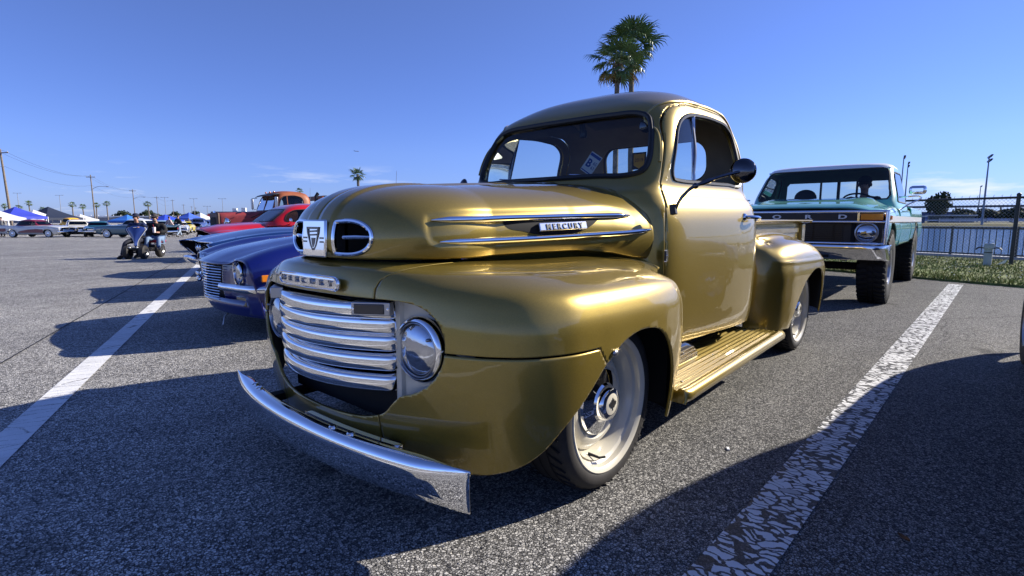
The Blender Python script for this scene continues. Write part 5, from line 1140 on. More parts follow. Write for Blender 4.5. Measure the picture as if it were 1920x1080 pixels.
    obj('bed', MB().box((-3.7,0,.86),(2.5,1.9,.16)).box((-2.45,0,1.05),(.06,1.9,.30)), mat('dull_maroon',()), T)
    obj('chassis', MB().box((-2.0,0,.55),(5.2,.8,.2)), DARK, T)
    both('running_board', lambda: MB().box((-1.2,.80,.50),(1.6,.35,.05)), DARK, parent=T)
    for x in (0,-3.6):
        for sg in (1,-1): simple_wheel(T,(x,sg*.86,.45),sg,.45,.24,.26,mat('rusty_shell',()),STEEL,28)
def shorten(T, k):
    seen = set()
    def go(o, inwheel):
        for ch in o.children:
            w = inwheel or ch.name.startswith('wheel')
            if ch.name.startswith('wheel') and not inwheel: ch.location.x *= k
            elif not w and ch.data.name not in seen:
                seen.add(ch.data.name)
                for v in ch.data.vertices: v.co.x *= k
            go(ch, w)
    go(T, False)
work_truck()
shorten([o for o in COL.objects if o.name=='work_truck'][0], .80)
def black_fastback():
    """parked to the right of the gold truck, seen only by its rear tyre and its shadow"""
    BLK = car_paint('black_paint',(.008,.008,.009),0,.3)
    T = thing('fastback_car','black old fastback sedan at the right frame edge, only its rear tyre and shadow showing','car',(-.50,3.165,0),R(1.5))
    st = [(.85,[(.55,.35,-.15),(.66,.5,-.05),(.70,.65),(.62,.80),(.45,.90),(.2,.93),(0,.94)]),(.45,[(.80,.28),(.86,.45),(.87,.65),(.80,.82),(.56,.96),(.3,1.0),(0,1.01)]),
          (-.5,[(.82,.26),(.89,.45),(.90,.68),(.86,.90),(.70,1.04),(.35,1.08),(0,1.09)]),(-1.4,[(.82,.26),(.88,.45),(.89,.7),(.87,.93),(.78,1.06),(.4,1.1),(0,1.1)]),
          (-2.6,[(.82,.26),(.89,.45),(.90,.7),(.86,.92),(.74,1.05),(.4,1.12),(0,1.14)]),(-3.4,[(.78,.30),(.86,.45),(.87,.66),(.78,.85),(.6,.96),(.3,1.02),(0,1.03)]),(-4.1,[(.50,.38),(.56,.48),(.58,.58),(.52,.66),(.4,.70),(.2,.72),(0,.73)])]
    car_body(T,'body',st,BLK,[(0,.36,.42,.41),(-2.92,.36,.42,.41)],nu=100,nv=50)
    lv = [(1+(z-1)*1.42,h,a+.15,b+.1,c,d) for z,h,a,b,c,d in [(1.0,.80,-.75,-3.3,5,3),(1.1,.77,-.82,-3.05,6,3),(1.3,.70,-1.02,-2.75,7,3),(1.45,.62,-1.15,-2.45,5,2.8),(1.53,.50,-1.28,-2.2,4,2.6),(1.57,.3,-1.45,-1.95,3,2.3),(1.58,0,-1.65,-1.65,2,2)]]
    greenhouse(T,lv,BLK,TINT,[curve([(-1.0,1.17),(-1.1,1.4),(-1.25,1.54),(-2.0,1.55),(-2.3,1.35),(-2.35,1.18)],40,True)],[(-.6,1.2),(.6,1.2),(.52,1.55),(-.52,1.55)],[(-.4,1.28),(.4,1.28),(.3,1.5),(-.3,1.5)],nz=60,nt=140)
    for x in (0,-2.92):
        for sg in (1,-1): simple_wheel(T,(x,sg*.93,.35),sg,.35,.22,.20,STEEL,CHROME,32)
    both('door_mirror', lambda: MB().ball((-.75,.92,1.12),(.04,.07,.06),12,8), CHROME, parent=T)
    obj('front_bumper', MB().tube([(.75,-.85,.48),(.95,-.5,.48),(1.0,0,.48),(.95,.5,.48),(.75,.85,.48)],.04,10,flat=1.4), CHROME, T)
    obj('underbody', MB().box((-1.5,0,.36),(4.2,1.3,.2)), DARK, T)
black_fastback()
# ---------------------------------------------------------------- people
SKIN = mat('skin',(.46,.25,.17),.55); DENIM = mat('light_denim',(.16,.24,.38),.8,var=(30,.15)); NAVYC = mat('navy_cloth',(.010,.022,.075),.85,var=(20,.2)); BLACKC = mat('black_cloth',(.010,.010,.012),.85,var=(20,.2))
SHOE = mat('shoe_leather',(.02,.018,.016),.5); HAIR = mat('brown_hair',(.05,.03,.018),.7)
STAND = dict(pel=(0,0,.95),spi=(0,0,1.13),che=(.01,0,1.34),nec=(.02,0,1.50),hd0=(.035,0,1.585),hd1=(.03,0,1.69),
  shL=(0,.18,1.42),elL=(-.03,.24,1.15),wrL=(.06,.25,.92),haL=(.09,.25,.84),shR=(0,-.18,1.42),elR=(-.03,-.24,1.15),wrR=(.06,-.25,.92),haR=(.09,-.25,.84),
  hiL=(0,.09,.91),knL=(.03,.10,.49),anL=(-.02,.10,.09),toL=(.15,.11,.03),hiR=(0,-.09,.91),knR=(.03,-.10,.49),anR=(-.02,-.10,.09),toR=(.15,-.11,.03))
RAD = dict(pel=.125,spi=.115,che=.125,nec=.052,hd0=.075,hd1=.078,sh=.068,el=.046,wr=.032,ha=.036,hi=.088,kn=.058,an=.042,to=.038)
EDGE = [('pel','spi'),('spi','che'),('che','nec'),('nec','hd0'),('hd0','hd1')]+[(a+s,b+s) for s in 'LR' for a,b in (('sh','el'),('el','wr'),('wr','ha'),('hi','kn'),('kn','an'),('an','to'))]+[('che','shL'),('che','shR'),('pel','hiL'),('pel','hiR')]
def skin_obj(name, J, keep, m, parent=None, grow=0.0, root='pel', extra=(), sub=1):
    me = bpy.data.meshes.new(name); bm = bmesh.new(); ly = bm.verts.layers.skin.verify(); vs = {}
    for k in keep:
        v = bm.verts.new(J[k]); r = RAD.get(k) or RAD[k[:2]]; r = r*(.72 if name=='person' and k[:2] in ('ch','sp','pe','sh','el','hi','kn') else 1)+grow; v[ly].radius = (r,r); v[ly].use_root = (k==root); vs[k] = v
    for a,b in EDGE:
        if a in vs and b in vs: bm.edges.new((vs[a],vs[b]))
    for a,p,r in extra:
        v = bm.verts.new(p); v[ly].radius = (r,r); bm.edges.new((vs[a],v)); vs[p] = v
    bm.to_mesh(me); bm.free(); me.materials.append(m); o = bpy.data.objects.new(name,me); COL.objects.link(o)
    if parent: o.parent = parent
    sk = o.modifiers.new('skin','SKIN'); sk.use_smooth_shade = True; sk.branch_smoothing = .6
    sb = o.modifiers.new('smooth','SUBSURF'); sb.levels = sub; sb.render_levels = sub
    return o
def person(label, loc, rz, pose={}, top=NAVYC, legs=DENIM, cap=None, fingers=False, group=None, scale=1.0, glasses=False, hair=HAIR):
    J = dict(STAND); J.update(pose); J = {k:Vector(v) for k,v in J.items()}
    ex = []
    if fingers:
        for s in 'LR':
            h = J['ha'+s]; d = (J['ha'+s]-J['wr'+s]).normalized(); sd = d.cross(Vector((0,0,1))).normalized() if abs(d.z)<.9 else Vector((0,1,0))
            for q,l in ((-.03,.055),(-.01,.068),(.01,.065),(.03,.05)): ex.append(('ha'+s, tuple(h+d*l+sd*q-Vector((0,0,.02))), .0085))
            ex.append(('ha'+s, tuple(h+sd*(.05 if s=='R' else -.05)+d*.01), .010))
    fw = Vector((1,0,0)); hd = (J['hd0']+J['hd1'])/2
    ex.append(('hd0', tuple(J['hd0']+fw*.088+Vector((0,0,.035))), .016))        # nose
    b = skin_obj('person', J, list(J), SKIN, None, extra=ex); b.location = loc; b.rotation_euler = (0,0,rz); b.scale = (scale,)*3
    tag(b,label,'person',group)
    skin_obj('jacket', dict(J,nec=J['nec']-Vector((0,0,.02))), ['pel','spi','che','nec','shL','elL','wrL','shR','elR','wrR'], top, b, .030)
    skin_obj('trousers', J, ['pel','hiL','knL','anL','hiR','knR','anR'], legs, b, .016)
    for s in 'LR': obj('shoe', MB().tube([J['an'+s]-fw*.05-Vector((0,0,.02)),J['an'+s]*.5+J['to'+s]*.5-Vector((0,0,.005)),J['to'+s]+fw*.04],[.05,.055,.04],10), SHOE, b)
    for s in (1,-1):
        obj('ear', MB().ball(hd+Vector((-.005,s*.083,-.0)),(.018,.012,.028),8,6), SKIN, b)
        if not glasses: obj('eye', MB().ball(hd+Vector((.074,s*.028,.005)),(.008,.010,.007),8,6), BLACKC, b)
    obj('mouth', MB().ball(hd+Vector((.074,0,-.068)),(.008,.022,.006),8,6), mat('lip',(.30,.11,.09),.5), b)
    if glasses: obj('sunglasses', MB().box(hd+Vector((.080,.033,.008)),(.014,.052,.032)).box(hd+Vector((.080,-.033,.008)),(.014,.052,.032)).box(hd+Vector((.083,0,.014)),(.01,.03,.008)), BLACKP, b, bevel=.004)
    obj('hair', MB().ball(hd+Vector((-.022,0,.022)),(.084,.086,.095),14,10), hair, b)
    if cap:
        c = obj('cap', MB().lathe([(.001,.085),(.05,.078),(.082,.05),(.094,.0),(.092,-.01)],20,hd+Vector((-.004,0,.055)),(0,0,1)), cap, b)
        obj('peak', MB().box(hd+Vector((.125,0,.052)),(.10,.13,.012),ry=R(12)), cap, c, bevel=.005)
    return b
# driver of the teal truck, at its wheel
SIT = dict(hiL=(.02,.09,.93),knL=(.45,.12,.98),anL=(.62,.12,.62),toL=(.78,.12,.58),hiR=(.02,-.09,.93),knR=(.45,-.12,.98),anR=(.62,-.12,.62),toR=(.78,-.12,.58),
  elL=(.14,.26,1.17),wrL=(.36,.16,1.20),haL=(.43,.14,1.23),elR=(.14,-.26,1.17),wrR=(.36,-.16,1.20),haR=(.43,-.14,1.23))
person('person in dark clothes and cap sitting at the wheel of the teal truck',(-6.28-1.78,.075+.44,-.07),0,SIT,BLACKC,BLACKC,BLACKC)
# ---------------------------------------------------------------- two men on a small four wheeled scooter
SCX = thing('mobility_scooter','small four wheeled scooter with navy blue front shield and red seat, carrying two men','scooter',(-2.70,-15.66,ground_z(-2.70,-15.66)),R(52))
def scooter():
    T = SCX; NB = car_paint('scooter_navy',(.02,.045,.20),0,.3)
    G = []
    for t in np.linspace(0,1,16):
        z = .40+.62*t; w = .045+.235*sstep(.1,.95,t)*(1-.25*sstep(.9,1.0,t)); x = .52-.14*t+.02*math.sin(t*3)
        G.append([(x-.10*abs(q)**2,w*q,z-.05*(abs(q)**2)*sstep(.7,1,t)) for q in np.linspace(-1,1,13)])
    sh = obj('front_shield', MB().grid(np.array(G)), NB, T, solid=(.02,))
    for q in (0,-1): obj('edge_strip', MB().tube([np.array(r[q])+[.012,0,0] for r in G],.010,6), WHITEP, sh)
    obj('emblem', MB().box((.405,0,.97),(.01,.10,.025)), CHROME, sh, bevel=.004)
    obj('floor_deck', MB().box((-.02,0,.27),(1.0,.46,.05)).box((.45,0,.32),(.30,.50,.06)).box((-.45,0,.36),(.45,.52,.10)), BLACKP, T, bevel=.02)
    obj('steering_column', MB().bar((.42,0,.35),(.30,0,.98),.06), BLACKP, T)
    obj('handlebar', MB().tube(curve([(.22,-.30,1.0),(.30,-.16,1.01),(.32,0,1.0),(.30,.16,1.01),(.22,.30,1.0)],20),.016,8), BLACKP, T)
    st = obj('seat', MB().box((-.42,.12,.52),(.44,.62,.09)), mat('red_vinyl',(.42,.02,.03),.4), T, bevel=.03)
    obj('backrest', MB().box((-.66,.02,.74),(.07,.42,.36),ry=R(-8)), BLACKP, T, bevel=.03)
    obj('armrest', MB().tube(curve([(-.62,.27,.56),(-.64,.28,.80),(-.36,.28,.76)],12),.016,6), BLACKP, T); obj('seat_post', MB().bar((-.42,0,.38),(-.42,0,.50),.10), BLACKP, T)
    obj('axle', MB().bar((.48,-.28,.21),(.48,.28,.21),.05), DARK, T); obj('axle', MB().bar((-.48,-.32,.22),(-.48,.32,.22),.05), DARK, T)
    for x,y,r in ((.48,.30,.21),(.48,-.30,.21),(-.48,.36,.23),(-.48,-.36,.23)):
        simple_wheel(T,(x,y,r),1 if y>0 else -1,r,.16,.11,STEEL,BLACKP,24)
    for y in (-.1,.1): obj('lamp', MB().ball((.60,y,.36),(.03,.035,.025),10,8), WHITEP, T)
scooter()
_h = R(52); _b = Vector(SCX.location); SCX.scale = (.88,)*3
def on_sc(x,y,z=0): return (_b.x+.88*(math.cos(_h)*x-math.sin(_h)*y), _b.y+.88*(math.sin(_h)*x+math.cos(_h)*y), _b.z+.88*z)
RIDE2 = dict(pel=(0,0,.62),spi=(.02,0,.79),che=(.06,0,1.0),nec=(.10,0,1.15),hd0=(.125,0,1.235),hd1=(.12,0,1.335),shL=(.05,.19,1.08),shR=(.05,-.19,1.08),
  elL=(.10,.29,.85),wrL=(.30,.16,.82),haL=(.36,.10,.83),elR=(.22,-.30,.92),wrR=(.42,-.36,.99),haR=(.49,-.37,1.0),
  hiL=(.04,.10,.60),knL=(.44,.20,.64),anL=(.50,.20,.33),toL=(.66,.21,.31),hiR=(.04,-.10,.60),knR=(.44,-.14,.66),anR=(.50,-.15,.33),toR=(.66,-.15,.31))
person('bearded man in black jacket, cap and light jeans seated on the scooter holding a cup',on_sc(-.42,.28,-.02),_h,RIDE2,BLACKC,DENIM,mat('grey_cap',(.05,.045,.045),.8),True,glasses=True,scale=.88)
p_ = [o for o in COL.objects if o.name.startswith('person')][-1]
obj('beard', MB().ball((.150,0,1.205),(.055,.062,.05),12,8), mat('grey_beard',(.22,.17,.13),.8), p_)
cp = tag(obj('paper_cup', MB().lathe([(0,0),(.036,0),(.046,.15),(.044,.15),(.044,.155),(0,.155)],20), mat('cup_white',(.72,.66,.66),.5)), 'pale paper cup with straw held by the bearded man','cup')
cp.location = on_sc(.01,.36,.80); obj('straw', MB().tube([(0,0,.15),(.012,0,.24)],.005,6), REDL, cp)
RIDE1 = dict(pel=(0,0,.60),spi=(.03,0,.78),che=(.07,0,.99),nec=(.11,0,1.14),hd0=(.135,0,1.225),hd1=(.13,0,1.325),shL=(.06,.19,1.07),shR=(.06,-.19,1.07),
  elL=(.16,.26,.88),wrL=(.38,.22,.94),haL=(.45,.20,.97),elR=(.10,-.28,.84),wrR=(.32,-.14,.85),haR=(.39,-.10,.88),
  hiL=(.04,.09,.58),knL=(.40,.12,.56),anL=(.42,.10,.12),toL=(.57,.10,.06),hiR=(.04,-.10,.58),knR=(.34,-.26,.50),anR=(.40,-.36,.09),toR=(.55,-.38,.03))
person('man in navy jacket and dark cap perched beside the scooter handlebar with feet down',on_sc(-.10,-.12,0),_h,RIDE1,NAVYC,mat('dark_trousers',(.014,.016,.03),.8),mat('navy_cap',(.008,.012,.04),.8),True,scale=.88)
# walkers
WALK = dict(knL=(.16,.10,.52),anL=(.28,.10,.12),toL=(.43,.11,.08),knR=(.0,-.10,.49),anR=(-.28,-.10,.13),toR=(-.14,-.11,.03),elL=(-.10,.24,1.16),wrL=(-.06,.25,.93),haL=(-.04,.25,.85),elR=(.06,-.24,1.15),wrR=(.22,-.24,.96),haR=(.28,-.24,.90))
def stroll(label, u, d, rz, top, legs, cap=None, group='people strolling past the far cars', pose=WALK, s=1.0):
    person(label,(u,d,ground_z(u,d)),R(rz),pose,top,legs,cap,False,group,s)
stroll('walker in dark jacket and pale jeans crossing in front of the far cars',-13.2,-47.1,200,BLACKC,mat('pale_denim',(.32,.40,.50),.8),None,s=1.03)
stroll('walker in pale pink top and dark trousers beside the one in jeans',-13.0,-48.6,200,mat('pale_pink_cloth',(.50,.38,.36),.8),BLACKC,None,s=.97)
stroll('distant person in dark sweater and blue jeans standing on the open asphalt',-24.4,-79.5,80,mat('dark_green_cloth',(.015,.03,.022),.8),mat('blue_denim',(.06,.10,.22),.8),None,pose={})
stroll('distant person in grey shirt standing near the white tent row',-4.2,-62.5,60,mat('grey_cloth',(.2,.2,.2),.8),BLACKC,None,pose={},group='people by the tents')
stroll('distant person in blue shirt walking beside the far right cars',-27.5,-85.0,30,mat('blue_cloth',(.05,.12,.3),.8),BLACKC,None)
# ---------------------------------------------------------------- far show cars: one of each kind, then copies repainted
FARP = {}
def fpaint(name,col,metal=0): return car_paint('far_'+name,col,metal,.35)
def far_proto(kind):
    T = thing('far_car','x','car')
    if kind=='fin':      # long low 1950s car
        st = [(.98,[(.70,.34,-.08),(.84,.42,-.04),(.90,.55),(.90,.68),(.86,.80),(.60,.82),(.3,.84),(0,.85)]),(.5,[(.86,.26),(.94,.42),(.96,.58),(.96,.74),(.92,.88),(.64,.90),(.3,.93),(0,.94)]),(-.8,[(.86,.26),(.95,.42),(.97,.58),(.97,.76),(.92,.93),(.70,.97),(.3,1.0),(0,1.0)]),
              (-2.4,[(.86,.26),(.95,.42),(.97,.58),(.97,.74),(.92,.90),(.7,.96),(.3,.98),(0,.98)]),(-3.4,[(.86,.28),(.95,.42),(.97,.58),(.975,.78),(.94,.98),(.72,.94),(.3,.95),(0,.95)]),(-4.35,[(.78,.36),(.86,.46),(.90,.60),(.91,.80),(.89,.97),(.72,.86),(.3,.84),(0,.84)])]
        lv = [(.96,.80,-.85,-3.1,6,4),(1.05,.76,-.95,-3.0,7,4),(1.25,.70,-1.2,-2.8,7,4),(1.38,.64,-1.35,-2.65,5,4),(1.45,.52,-1.5,-2.4,4,3),(1.475,.3,-1.7,-2.1,3,3),(1.48,0,-1.95,-1.95,2,2)]
        side = [(-1.12,1.03),(-1.33,1.33),(-2.6,1.34),(-2.85,1.03)]; wb = 3.0
    elif kind=='pickup':
        st = [(.70,[(.60,.40,-.06),(.68,.55),(.70,.75),(.64,.95),(.5,1.05),(.2,1.10),(0,1.11)]),(.2,[(.82,.34),(.92,.5),(.93,.72),(.82,.92),(.55,1.10),(.25,1.16),(0,1.17)]),(-.8,[(.82,.34),(.90,.5),(.92,.75),(.88,1.0),(.68,1.18),(.3,1.24),(0,1.24)]),(-2.0,[(.82,.34),(.88,.5),(.90,.75),(.88,1.0),(.8,1.2),(.4,1.22),(0,1.22)]),(-2.2,[(.82,.36),(.88,.5),(.88,.75),(.86,.95),(.8,.99),(.4,.99),(0,.99)]),(-3.9,[(.78,.4),(.85,.5),(.86,.75),(.84,.93),(.78,.97),(.4,.97),(0,.97)])]
        lv = [(1.15,.84,-.75,-2.0,6,6),(1.25,.82,-.8,-2.0,8,6),(1.5,.76,-.98,-1.97,8,6),(1.66,.70,-1.1,-1.9,5,5),(1.74,.52,-1.25,-1.75,4,3),(1.77,0,-1.5,-1.5,2,2)]
        side = [(-1.0,1.26),(-1.12,1.58),(-1.78,1.6),(-1.82,1.26)]; wb = 2.9
    else:                # compact coupe
        st = [(.75,[(.66,.32,-.06),(.76,.42),(.80,.55),(.78,.66),(.70,.72),(.4,.74),(0,.75)]),(.2,[(.80,.24),(.87,.42),(.88,.56),(.86,.70),(.78,.80),(.4,.82),(0,.83)]),(-.8,[(.80,.24),(.87,.42),(.89,.58),(.87,.76),(.80,.90),(.4,.92),(0,.92)]),(-2.4,[(.80,.24),(.88,.42),(.90,.58),(.88,.76),(.80,.92),(.4,.94),(0,.94)]),(-3.3,[(.74,.34),(.80,.44),(.82,.58),(.80,.74),(.72,.84),(.4,.85),(0,.85)])]
        lv = [(.88,.76,-.7,-2.9,5,4),(1.0,.72,-.9,-2.75,6,4),(1.2,.64,-1.2,-2.4,6,4),(1.3,.55,-1.35,-2.15,4,3),(1.34,.3,-1.55,-1.9,3,3),(1.345,0,-1.7,-1.7,2,2)]
        side = [(-1.0,.97),(-1.25,1.22),(-2.15,1.23),(-2.4,.97)]; wb = 2.6
    yo = st[1][1][2][0]
    car_body(T,'body',st,fpaint('white',(.7,.7,.68)),[(0,.33,.40,.38),(-wb,.33,.40,.38)],nu=46,nv=26)
    z0,z1 = side[0][1],side[1][1]; wsh = [(-.64,z0),(.64,z0),(.56,z1),(-.56,z1)]
    greenhouse(T,lv,fpaint('white',()),TINT,[side],wsh,[(-.55,z0+.04),(.55,z0+.04),(.48,z1),(-.48,z1)],nz=30,nt=80,seal=0)
    four_wheels(T,wb,yo-.04,.335,.20,.20,WHITEP if kind=='fin' else STEEL,n=18,wall=WHITEP if kind=='fin' else None)
    fx = st[0][0]; zb = .48
    bw = st[0][1][2][0]+.04
    for sx,nm in ((fx+.04,'front_bumper'),(st[-1][0]-.04,'rear_bumper')): 
        d = -1 if sx>0 else 1
        obj(nm, MB().tube([(sx+d*.18,-bw,zb),(sx,-bw*.8,zb),(sx,bw*.8,zb),(sx+d*.18,bw,zb)],.055,8,flat=1.3), CHROME, T)
    obj('grille', MB().box((fx-.02,0,.62),(.06,bw*1.2,.14)), CHROME, T, bevel=.02)
    for sg in (1,-1):
        obj('headlamp', MB().lathe([(0,.04),(.06,.03),(.09,0),(.09,-.05)],16,(fx-.04,sg*bw*.80,.72 if kind!='pickup' else .80),(1,0,0)), CHROME, T)
        obj('tail_lamp', MB().ball((st[-1][0]-.01,sg*(bw-.05),.70),(.04,.06,.07),10,8), REDL, T)
        obj('side_trim', MB().bar((fx-.3,sg*(yo+.004),.66),(st[-1][0]+.3,sg*(yo-.01),.66),.012,.022), CHROME, T)
    obj('underbody', MB().box((-wb/2,0,.33),(wb+.8,1.2,.2)), DARK, T); obj('interior', MB().box((-1.8,0,.8),(1.6,1.2,.3)), DARK, T)
    return T
PROTO = {k: far_proto(k) for k in ('fin','pickup','coupe')}
_used = set()
def far_car(kind, x, y, rz, col, label, roof=None, metal=0, group='show cars in the far rows', name=None):
    src = PROTO[kind]
    if kind in _used: T = dup(src)
    else: T = src; _used.add(kind)
    T.location = (x,y,ground_z(x,y)); T.rotation_euler = (0,0,R(rz)); T['label'] = label; T['category'] = 'car'; T['group'] = group
    m = fpaint('c%02x%02x%02x'%tuple(int(c*255) for c in col),col,metal); rm = fpaint('r%02x%02x%02x'%tuple(int(c*255) for c in roof),roof) if roof else m
    for ch in T.children:
        n = ch.name.split('.')[0]
        if n in ('body','cab_shell'):
            ch.material_slots[0].link = 'OBJECT'; ch.material_slots[0].material = rm if n=='cab_shell' else m
    return T
MAROON=(.16,.012,.03)
bk = far_car('fin',-6.9,-55.7,129.5,(.62,.62,.60),'white and maroon two tone 1950s hardtop parked side on before the tents',MAROON)
far_car('fin',-8.5,-56.6,84,(.72,.70,.62),'cream white 1950s car facing the camera beside the two tone hardtop')
far_car('coupe',-9.3,-54.8,72,(.03,.16,.24),'dark teal car with bright chrome face right of the cream white car',metal=.4)
far_car('fin',-9.37,-49.1,-48,(.09,.16,.19),'long slate teal 1950s car with white roof parked side on',(.68,.69,.66),.3)
far_car('pickup',-12.3,-75.6,129.5,(.72,.40,.01),'bright yellow pickup standing behind the teal cars')
far_car('coupe',-14.7,-77.7,100,(.02,.04,.16),'dark blue coupe behind the nose of the yellow pickup')
far_car('coupe',-16.2,-66.0,78,(.10,.20,.42),'mid blue coupe directly behind the scooter riders',metal=.3)
far_car('fin',-18.4,-69.5,75,(.28,.42,.58),'pale blue 1950s car facing the camera right of the scooter',metal=.2)
far_car('coupe',-16.7,-58.6,70,(.70,.71,.72),'small white car facing the camera behind the walkers')
far_car('coupe',-19.6,-66.5,64,(.66,.52,.03),'small yellow car behind the small white one')
far_car('pickup',-23.5,-74.0,60,(.05,.08,.22),'navy pickup in the far row right of the yellow car')
far_car('fin',-27.0,-82.0,62,(.03,.06,.24),'royal blue 1950s car beside the distant standing person')
far_car('coupe',-30.0,-86.5,60,(.35,.02,.02),'red coupe in the farthest row')
far_car('fin',-33.0,-92.0,60,(.06,.20,.22),'dark turquoise 1950s car in the farthest row')
far_car('coupe',-37.5,-101.,58,(.45,.46,.48),'silver coupe at the far end of the row',metal=.6)
far_car('pickup',-21.0,-84.0,130,(.66,.67,.68),'white pickup parked beneath the far blue tent')
far_car('coupe',-3.0,-69.5,130,(.30,.05,.05),'dull red coupe under the white tent at the left edge')
far_car('coupe',-41.0,-108.,58,(.03,.05,.10),'black blue coupe last in the farthest row')
for sg in (1,-1):
    obj('maroon_sweep', MB().prism([(-.35,.40),(-.35,.66),(-.9,.70),(-1.6,.66),(-2.3,.52),(-2.5,.40)],.955*sg,.985*sg,'xz'), fpaint('maroon',MAROON), bk, bevel=.006)
    obj('maroon_sweep', MB().prism([(-3.45,.55),(-3.45,.74),(-4.2,.74),(-4.2,.50),(-3.6,.48)],.945*sg,.982*sg,'xz'), fpaint('maroon',MAROON), bk, bevel=.006)
# ---------------------------------------------------------------- pop-up tents
def tent(x, y, rz, col, label, w=3.0, eave=2.05, peak=3.05, group='pop-up tents behind the far cars'):
    col = tuple(c*.8 for c in col) if min(col)>.5 else col; m = mat('tent_%02x%02x%02x'%tuple(int(c*255) for c in col),col,.7,var=(2,.06))
    T = thing('canopy_tent',label,'tent',(x,y,ground_z(x,y)-.15),R(rz),group); h = w/2
    cor = [(-h,-h),(h,-h),(h,h),(-h,h)]; G = []
    for t in np.linspace(0,1,8):
        z = eave+(peak-eave)*(t**1.25); G.append([( (1-t)*x_+0,(1-t)*y_,z) for x_,y_ in [tuple(np.array(cor[k])*(1-s_)+np.array(cor[(k+1)%4])*s_) for k in range(4) for s_ in (0,.25,.5,.75)]])
    obj('canopy', MB().grid(np.array(G),cv=True), m, T, smooth=20)
    for k in range(4):
        a,b = np.array(cor[k]),np.array(cor[(k+1)%4]); obj('valance', MB().grid(np.array([[(*(a*(1-t)+b*t),eave+.002),(*(a*(1-t)+b*t)*1.004,eave-.26-.02*math.sin(t*18))] for t in np.linspace(0,1,14)])), m, T)
        obj('leg', MB().bar((*cor[k],0),(*cor[k],eave-.01),.045), WHITEP, T)
    return T
tent(-4.5,-67.4,20,(.72,.74,.80),'white tent nearest the left edge of the frame',2.8,1.85,2.55)
tent(-6.3,-73.0,25,(.03,.05,.40),'royal blue tent behind the white ones at left',3.6,2.0,3.0)
tent(-8.4,-78.5,30,(.74,.74,.76),'white tent between the royal blue and the navy tent',3.2,1.9,2.8)
tent(-9.9,-80.0,32,(.012,.02,.045),'large dark navy tent with tall peak behind the two tone hardtop',4.4,1.9,3.2)
tent(-11.6,-82.5,32,(.25,.25,.27),'grey awning tent right of the navy tent',3.0,1.95,2.3)
tent(-13.6,-84.5,30,(.72,.73,.76),'white tent behind the yellow pickup',2.6,1.75,2.4)
tent(-19.4,-88.0,30,(.03,.16,.55),'bright blue tent behind the white roofed long car',3.2,1.6,2.4)
tent(-24.4,-89.2,25,(.02,.06,.50),'deep blue tent above the walkers',3.4,1.65,2.5)
tent(-23.8,-84.5,25,(.02,.14,.09),'green tent in front of the deep blue one',2.8,1.4,1.7)
tent(-33.0,-106.,25,(.05,.12,.55),'small blue tent in the farthest group'); tent(-35.6,-108.,25,(.72,.74,.78),'small white tent in the farthest group')
tent(-38.8,-112.,25,(.45,.03,.04),'red tent at the far right of the farthest group'); tent(-41.5,-119.,25,(.70,.72,.74),'white tent behind the red one in the farthest group')
# ---------------------------------------------------------------- palms
def fan_leaf(seed, size=.75, pet=.75):
    """one fan frond: petiole along +x that droops, then a pleated fan of blades"""
    r = np.random.default_rng(seed); mb = MB(); V = []; F = []
    mb.tube([(0,0,0),(pet*.5,0,.02),(pet,0,0)],[.018,.013,.010],4)
    base = np.array((pet,0,0)); n = 17
    for k in range(n):
        a = R(-118+236*k/(n-1))*.92+r.normal(0,.04); L = size*(1-.28*abs(k/(n-1)-.5)*2)*(r.uniform(.85,1.08))
        d = np.array((math.cos(a),math.sin(a),0)); s = np.array((-d[1],d[0],0)); w = size*.055
        m1 = base+d*L*.55+np.array((0,0,.03*L)); t = base+d*L*.86+np.array((0,0,-.07*L)); e = base+d*L*1.0+np.array((0,0,-(.24+.16*r.random())*L))
        i = len(V); V += [base+s*w*.15,base-s*w*.15,m1-s*w,m1+s*w,m1+np.array((0,0,-w*.5)),t-s*w*.5,t+s*w*.5,e]
        F += [(i,i+1,i+2,i+4),(i,i+4,i+3),(i+4,i+2,i+5),(i+3,i+4,i+6),(i+4,i+5,i+6),(i+6,i+5,i+7)]
    mb.add(V,F); return mb
FROND = mat('palm_green',(.095,.15,.04),.33,spec=.7,var=(3,.35)); FRONDY = mat('palm_yellow',(.30,.17,.02),.6,var=(3,.3)); FRONDB = mat('palm_brown',(.12,.075,.04),.8)
BARK = mat('palm_bark',(.17,.145,.12),.9,var=(9,.3),bump=(18,.6,.03))
FR_ME = [make_mesh('frond',fan_leaf(k),FROND,0,False) for k in range(5)]
FR_Y = [make_mesh('frond',fan_leaf(20+k),FRONDY,0,False) for k in range(2)]
def frond_mats(rng, n, yellow=.06):
    out = []
    for k in range(n):
        t = k/(n-1); el = R(78-128*t**.85)+rng.normal(0,.10); az = k*2.39996+rng.normal(0,.2); sc = rng.uniform(.85,1.12)*(.82+.25*math.sin(math.pi*min(1,t*1.1)))
        roll = rng.normal(0,.35)
        M = Matrix.Rotation(az,4,'Z') @ Matrix.Rotation(-el,4,'Y') @ Matrix.Rotation(roll,4,'X') @ Matrix.Scale(sc,4)
        out.append((M, t>.72 and rng.random()<yellow*3))
    return out
